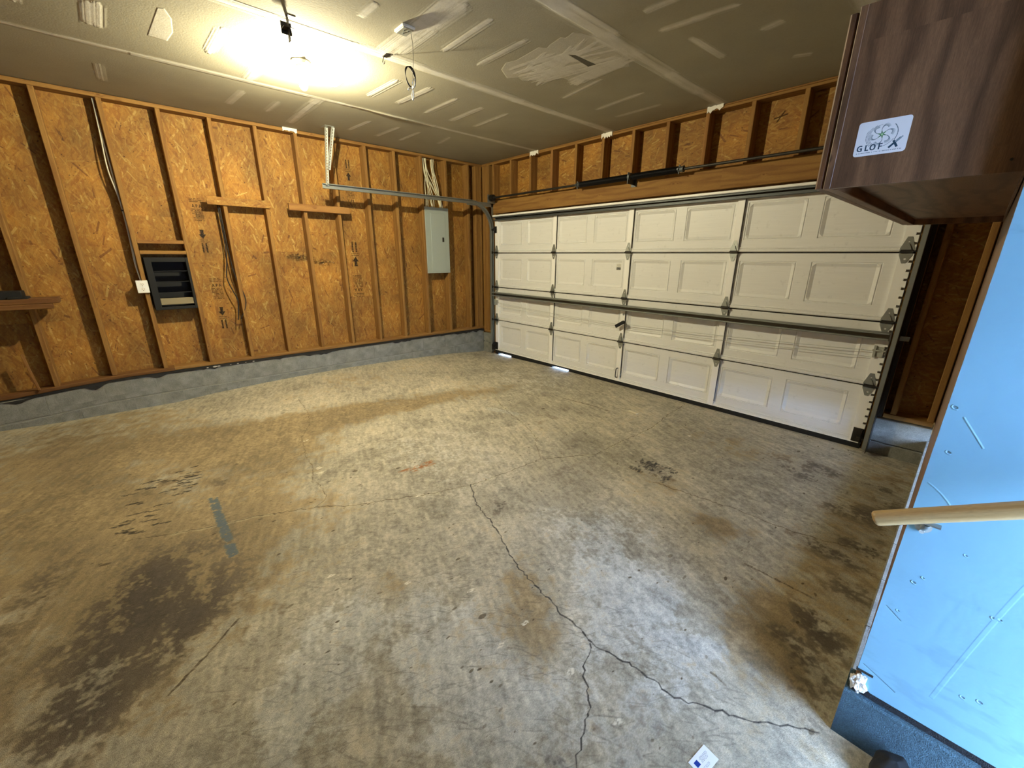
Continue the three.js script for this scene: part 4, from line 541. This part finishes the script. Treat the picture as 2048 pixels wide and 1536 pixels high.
// ------------------------------------------------------------------ things on the left wall
{ const c = osbStrip(); function osbStrip() { return stick(0.09, 0.112, 2.058, 2.138, 3.165, 3.765, 'z', 0.002, [0.3, 1.1]); }
  single('nailed_board', c, M.osb, 'rough strand board strip nailed across studs nearer the wired bay', 'board');
  single('nailed_board', stick(0.09, 0.126, 2.055, 2.133, 2.27, 2.98, 'z', 0.003), M.pineGrey, 'greyish pine board nailed across studs below the track end', 'board'); }
{ const t = thing('wall_vent', 'black louvred box set between studs with one beige slat', 'vent', [0.0, 1.0, 4.21]);
  const w = 0.176, H = 0.522;
  part(t, 'frame', merge(rbox(-0.04, 0.125, 0, H, -w, -w + 0.022), rbox(-0.04, 0.125, 0, H, w - 0.055, w), rbox(-0.04, 0.12, H - 0.045, H, -w + 0.02, w - 0.02), rbox(-0.04, 0.122, 0, 0.03, -w + 0.02, w - 0.02)), M.plasticBlack);
  part(t, 'back', box(-0.038, -0.03, 0.0, H, -w + 0.02, w - 0.02), M.plasticBlack);
  for (const y of [0.17, 0.28, 0.385]) part(t, 'slat', new RoundedBoxGeometry(0.075, 0.006, 2 * w - 0.077, 1, 0.002).rotateZ(0.06).translate(0.075, y, -0.0165), M.plasticBlack);
  part(t, 'slat', rbox(0.07, 0.112, 0.05, 0.115, -w + 0.022, w - 0.055), M.plasticBeige, 'beige bottom slat'); }
{ const t = thing('wall_outlet', 'white duplex outlet at the lower end of the cables beside the black box', 'outlet', [0.09, 1.24, 4.442]);
  part(t, 'outlet_box', box(-0.05, 0.0, -0.05, 0.05, -0.03, 0.03), M.plasticWhite); part(t, 'cover_plate', new RoundedBoxGeometry(0.03, 0.122, 0.092, 2, 0.004).translate(0.015, 0, 0), M.plasticWhite);
  for (const y of [-0.024, 0.024]) { const f = part(t, 'receptacle', merge(cyl([0.028, y, 0], [0.0325, y, 0], 0.017, 18)), M.porcelain); part(f, 'slots', merge(box(0.0322, 0.0332, y - 0.003, y + 0.009, -0.009, -0.006), box(0.0322, 0.0332, y - 0.003, y + 0.009, 0.006, 0.009), box(0.0322, 0.0332, y - 0.013, y - 0.007, -0.003, 0.003)), M.steelDark); }
  part(t, 'screw', cyl([0.03, 0, 0], [0.033, 0, 0], 0.003, 8), M.galv); }
for (const [dz, mid, lab] of [[0, [[0.05, 2.6, 4.465], [0.06, 2.3, 4.475], [0.05, 2.05, 4.449]], 'pale cable bowing out along the stud down to the outlet'], [0.012, [[0.05, 2.6, 4.456], [0.05, 2.3, 4.452], [0.05, 2.05, 4.45]], 'pale cable running straight along the stud to the outlet']])
  single('electrical_cable', tube([[0.05, 2.88, 4.456 + dz * 0.2], ...mid, [0.055, 1.95, 4.446], [0.055, 1.7, 4.436 + dz], [0.05, 1.45, 4.45 + dz * 0.4], [0.045, 1.27, 4.442]], 0.0058, 60, 7), M.cableGrey, lab, 'cable');
single('cable_staple', box(0.044, 0.062, 1.945, 1.958, 4.437, 4.458), M.steelDark, 'small dark staple holding the two pale cables', 'staple');
single('loose_wire', tube([[0.04, 2.1, 3.668], [0.05, 1.6, 3.67], [0.07, 1.45, 3.69], [0.08, 1.3, 3.715], [0.085, 1.15, 3.68], [0.09, 1.05, 3.65], [0.085, 0.95, 3.665], [0.085, 0.835, 3.685]], 0.006, 50, 7), M.cableBlack, 'loose black wire hanging along a stud with its lower end bowed left', 'wire');
single('loose_wire', tube([[0.05, 2.1, 3.655], [0.06, 1.6, 3.65], [0.075, 1.3, 3.63], [0.085, 1.15, 3.59], [0.09, 1.06, 3.578], [0.088, 0.98, 3.59], [0.08, 0.84, 3.655]], 0.006, 50, 7), M.cableBlack, 'loose black wire looping right of the same stud', 'wire');
{ const t = thing('breaker_panel', 'grey electrical breaker panel between studs under a bundle of cables', 'panel', [0.085, 1.3, 0.955]);
  part(t, 'enclosure', box(-0.08, 0.004, 0.01, 0.925, -0.178, 0.178), M.panelGrey);
  part(t, 'cover', new RoundedBoxGeometry(0.012, 0.935, 0.405, 2, 0.004).translate(0.01, 0.4675, 0), M.panelGrey);
  const d = part(t, 'panel_door', new RoundedBoxGeometry(0.008, 0.83, 0.25, 2, 0.003).translate(0.018, 0.44, -0.01), M.panelGrey); part(d, 'latch', box(0.021, 0.026, 0.455, 0.52, -0.105, -0.075), M.steelDark, 'dark latch');
  for (const [y, z] of [[0.05, 0.18], [0.05, -0.18], [0.88, 0.18], [0.88, -0.18]]) part(t, 'screw', cyl([0.015, y, z], [0.019, y, z], 0.006, 8), M.galv); }
{ const r = rng(55);
  for (let i = 0; i < 14; i++) { const a = i < 8, top = (a ? 1.09 : 0.955) + rr(-0.028, 0.028, r), cross = r() < 0.45, end = cross ? rr(0.8, 0.86, r) : (a ? rr(0.95, 1.12, r) : rr(0.78, 0.9, r)), x = rr(0.02, 0.075, r);
    single('electrical_cable', tube([[x, 2.875, top], [x + 0.01, 2.75, top + rr(-0.012, 0.012, r)], [x + 0.012, 2.5, top + (end - top) * 0.45 + rr(-0.025, 0.025, r)], [x + 0.005, 2.34, top + (end - top) * 0.85 + rr(-0.01, 0.01, r)], [0.05, 2.215, end]], 0.0056, 26, 6), M.cable, 'one of the pale cables bundled above the grey breaker panel', 'cable', 'cables into the breaker panel'); } }
{ const t = thing('wall_shelf', 'narrow wooden shelf plank on the dark far left of the stud wall', 'shelf', [0, 1.09, 5.05]);
  part(t, 'plank', stick(0.09, 0.3, 0.045, 0.09, -0.02, 0.95, 'z', 0.004), M.pineDark); part(t, 'apron', stick(0.26, 0.298, 0.0, 0.045, 0.02, 0.95, 'z', 0.004), M.pineDark); part(t, 'bracket', stick(0.09, 0.27, 0.0, 0.044, 0.17, 0.21, 'x', 0.003), M.pineDark); }
single('flat_item', merge(rbox(0.12, 0.29, 1.18, 1.245, 5.23, 5.9, 0.006), rbox(0.16, 0.3, 1.18, 1.2, 5.2, 5.32, 0.006)), M.plasticBlack, 'flat black item lying on the far left shelf', 'case');  // unidentified flat dark item, given a simple boxed form
single('wood_lath', stick(-0.013, 0.013, 0, 0.34, -0.008, 0.008, 'y', 0.002).rotateX(0.09).translate(0.11, 0.39 + wallBend(5.35), 5.345), M.pineGrey, 'short pale wood lath leaning at the far left sill', 'lath');

// ------------------------------------------------------------------ wall cabinet with sticker
{ const X0 = 5.35, X1 = 5.735, Y0 = 1.748, Y1 = 2.184, Z0 = 0.955, Z1 = 2.95, t = thing('wall_cabinet', 'dark walnut wall cabinet hung high at the right', 'cabinet', [X1, Y0, Z1]);
  const L = (g) => g.translate(-X1, -Y0, -Z1), gy = (x, y, z) => [x, y], gz = (x, y, z) => [z, y];
  part(t, 'end_panel', L(box(X0 + 0.012, X1, Y0, Y1, Z1 - 0.016, Z1, [0.12, 0.1], gy)), M.walnut); part(t, 'end_panel', L(box(X0 + 0.012, X1, Y0, Y1, Z0, Z0 + 0.016, [0.3, 0], gy)), M.walnut);
  part(t, 'back_panel', L(box(X1 - 0.006, X1 - 0.001, Y0, Y1, Z0 + 0.016, Z1 - 0.016, [0, 0], gz)), M.walnut); part(t, 'top_panel', L(box(X0 + 0.012, X1 - 0.006, Y1 - 0.016, Y1 - 0.001, Z0 + 0.016, Z1 - 0.016, [0, 0], (x, y, z) => [x, z])), M.walnut);
  part(t, 'bottom_panel', L(box(X0 + 0.03, X1 - 0.006, Y0 + 0.03, Y0 + 0.044, Z0 + 0.016, Z1 - 0.016, [0, 0], (x, y, z) => [x, z])), M.walnut);
  part(t, 'face_frame', L(merge(stick(X0, X0 + 0.018, Y0, Y1, Z1 - 0.04, Z1 + 0.001, 'y', 0.002), stick(X0, X0 + 0.03, Y0, Y0 + 0.035, Z0, Z1 - 0.04, 'z', 0.002), stick(X0, X0 + 0.018, Y1 - 0.035, Y1, Z0, Z1 - 0.04, 'z', 0.002), stick(X0, X0 + 0.018, Y0, Y1, Z0, Z0 + 0.04, 'y', 0.002))), M.walnut);
  for (let i = 0; i < 4; i++) { const a = Z0 + 0.004 + i * (Z1 - Z0) / 4, b = a + (Z1 - Z0) / 4 - 0.006, d = part(t, 'cabinet_door', L(merge(stick(X0 - 0.021, X0 - 0.003, Y0 + 0.002, Y1 - 0.01, a, b, 'y', 0.004), stick(X0 - 0.024, X0 - 0.02, Y0 + 0.03, Y1 - 0.04, a + 0.05, b - 0.05, 'y', 0.002))), M.walnutEdge); part(d, 'knob', L(cyl([X0 - 0.045, Y0 + 0.05, i % 2 ? a + 0.03 : b - 0.03], [X0 - 0.02, Y0 + 0.05, i % 2 ? a + 0.03 : b - 0.03], 0.012, 12, 0.008)), M.steelDark); }
  part(t, 'screw', L(cyl([5.705, 1.775, Z1], [5.705, 1.775, Z1 + 0.003], 0.003, 8)), M.steelDark);
}
{ const c = canvas(1024, 768), x = c.getContext('2d'); x.fillStyle = '#e9edf2'; x.fillRect(0, 0, 1024, 768); x.lineCap = 'round';
  x.save(); x.translate(505, 330); const ink = '#4c6474';
  for (let i = 0; i < 6; i++) { x.save(); x.rotate(i * 1.047 - 0.25); x.fillStyle = i % 2 ? '#3f7d4c' : '#356f52'; x.beginPath(); x.moveTo(-16, 0); x.quadraticCurveTo(-14, -60, 6, -105); x.quadraticCurveTo(16, -50, 18, 0); x.closePath(); x.fill();
    x.strokeStyle = ink; for (let k = 0; k < 5; k++) { x.lineWidth = 9 - k; x.globalAlpha = 0.85 - k * 0.12; x.beginPath(); x.moveTo(4, -100 - k * 4); x.bezierCurveTo(20 + k * 6, -190 - k * 12, 110 + k * 10, -200 - k * 14, 128 + k * 12, -118 - k * 2); x.stroke(); } x.globalAlpha = 1; x.restore(); }
  x.fillStyle = '#a8d6a2'; x.beginPath(); x.arc(0, 0, 24, 0, 7); x.fill();
  x.strokeStyle = '#57707f'; for (const [q, a, b, w] of [[262, 1.9, 4.2, 9], [286, 2.1, 3.9, 7], [310, 2.3, 3.6, 9], [240, 2.2, 4.6, 6], [300, -0.75, 0.55, 15], [270, 0.45, 1.5, 8]]) { x.lineWidth = w; x.setLineDash(w > 8 ? [60, 16] : []); x.beginPath(); x.ellipse(0, 10, q, q * 0.96, 0, a, b); x.stroke(); } x.setLineDash([]); x.restore();
  x.fillStyle = '#173f57'; x.font = 'bold 185px sans-serif'; x.fillText('G', 46, 655); x.fillText('L', 205, 655); x.fillText('O', 305, 655); x.fillText('F', 470, 655);
  x.strokeStyle = '#173f57'; x.lineWidth = 44; x.lineCap = 'butt'; x.beginPath(); x.moveTo(690, 650); x.lineTo(890, 455); x.stroke(); x.beginPath(); x.moveTo(760, 500); x.lineTo(850, 650); x.stroke(); x.strokeStyle = '#8fa3b4'; x.lineWidth = 30; x.beginPath(); x.moveTo(800, 540); x.lineTo(925, 430); x.stroke();
  x.fillStyle = '#4a6274'; const r = rng(12); for (let i = 60; i < 940; i += 13) if (r() > 0.2) x.fillRect(i, 692, 9, r() > 0.5 ? 18 : 13);
  const s = new THREE.Shape(), W = 0.108, H = 0.083, R = 0.008; s.moveTo(R, 0); s.lineTo(W - R, 0); s.quadraticCurveTo(W, 0, W, R); s.lineTo(W, H - R); s.quadraticCurveTo(W, H, W - R, H); s.lineTo(R, H); s.quadraticCurveTo(0, H, 0, H - R); s.lineTo(0, R); s.quadraticCurveTo(0, 0, R, 0);
  const g = new THREE.ExtrudeGeometry(s, { depth: 0.0008, bevelEnabled: false, curveSegments: 6 }); planarUV(g, [0, 0], (a, b) => [a / W, b / H]); g.translate(5.404, 1.823, 2.9502);
  single('sticker', g, mat({ map: tex(c), roughness: 0.35 }), 'white sticker with green swirl logo on the walnut cabinet end', 'sticker'); }

// ------------------------------------------------------------------ handrail, card, small things near the camera
{ const t = thing('handrail', 'round blond wood handrail sloping along the light blue wall', 'handrail', [5.671, 0.856, 3.085]);
  const d = new THREE.Vector3(0.235, 0.148, 0).normalize(), len = 1.5, pts = [[0.0005, 0], [0.0165, 0], [0.0195, 0.003], [0.0205, 0.008], [0.0205, len], [0.0005, len]].map((p) => new THREE.Vector2(...p));
  const g = new THREE.LatheGeometry(pts, 32); const u = g.attributes.uv, p = g.attributes.position; for (let i = 0; i < p.count; i++) u.setXY(i, u.getX(i) * 0.13, p.getY(i));
  g.applyQuaternion(new THREE.Quaternion().setFromUnitVectors(new THREE.Vector3(0, 1, 0), d)); part(t, 'rail', g, M.blond);
  const br = merge(tube([[0.1, 0.034, -0.002], [0.1, 0.022, -0.012], [0.098, 0.005, -0.035], [0.097, -0.008, -0.06], [0.097, -0.012, -0.082]], 0.007, 20, 8), cyl([0.097, -0.012, -0.084], [0.097, -0.012, -0.078], 0.018, 16), box(0.075, 0.125, 0.036, 0.04, -0.01, 0.01), cyl([0.097, -0.026, -0.079], [0.097, -0.026, -0.072], 0.006, 8));
  part(t, 'bracket', br, M.galv, 'shiny metal bracket'); part(t, 'bracket', br.clone().translate(1.0, 0.62, 0), M.galv, 'shiny metal bracket'); }
{ const c = canvas(512, 320), x = c.getContext('2d'), r = rng(23); x.fillStyle = '#f2f4f6'; x.fillRect(0, 0, 512, 320); x.fillStyle = '#1e3f9a'; x.fillRect(70, 70, 96, 96); x.fillStyle = '#7d8794'; for (let j = 0; j < 6; j++) for (let i = 210; i < 450 - j * 12; i += 9) if (r() > 0.2) x.fillRect(i, 78 + j * 17, 7, 7); for (let j = 0; j < 3; j++) for (let i = 70; i < 330; i += 9) if (r() > 0.2) x.fillRect(i, 225 + j * 17, 7, 6);
  const W = 0.09, H = 0.052, g = planarUV(new RoundedBoxGeometry(W, 0.0012, H, 1, 0.0005), [0, 0], (a, b, e) => [a / W + 0.5, 0.5 - e / H]); g.rotateY(1.45).translate(5.471, floorY(5.47, 3.44) + 0.0018, 3.44);
  single('business_card', g, mat({ map: tex(c), roughness: 0.4 }), 'white card with a blue square lying on the floor', 'card'); }
single('wood_chip', stick(-0.055, 0.055, 0, 0.008, -0.018, 0.018, 'x', 0.002).rotateY(-0.15).translate(3.6, floorY(3.6, 0.885), 0.885), mat({ color: 0xd9cfb4, roughness: 0.8 }), 'small pale wood chip on the floor near the garage door', 'chip');
{ const g = new THREE.SphereGeometry(1, 20, 12), p = g.attributes.position; for (let i = 0; i < p.count; i++) { const x = p.getX(i), y = p.getY(i), z = p.getZ(i), s = 1 + 0.14 * PN.noise(x * 2, y * 2, z * 2); p.setXYZ(i, Math.sign(x) * Math.pow(Math.abs(x), 0.8) * 0.05 * s, (Math.max(y, -0.6) + 0.6) * 0.07 * s, Math.sign(z) * Math.pow(Math.abs(z), 0.8) * 0.06 * s); } g.computeVertexNormals();
  single('dark_lump', planarUV(g).translate(5.878, 0.0, 3.085), M.rubber, 'black rounded lump on the floor under the blue wall', 'unknown_shape'); }  // plain form standing in for an unidentified dark shape

renderer.render(scene, camera);
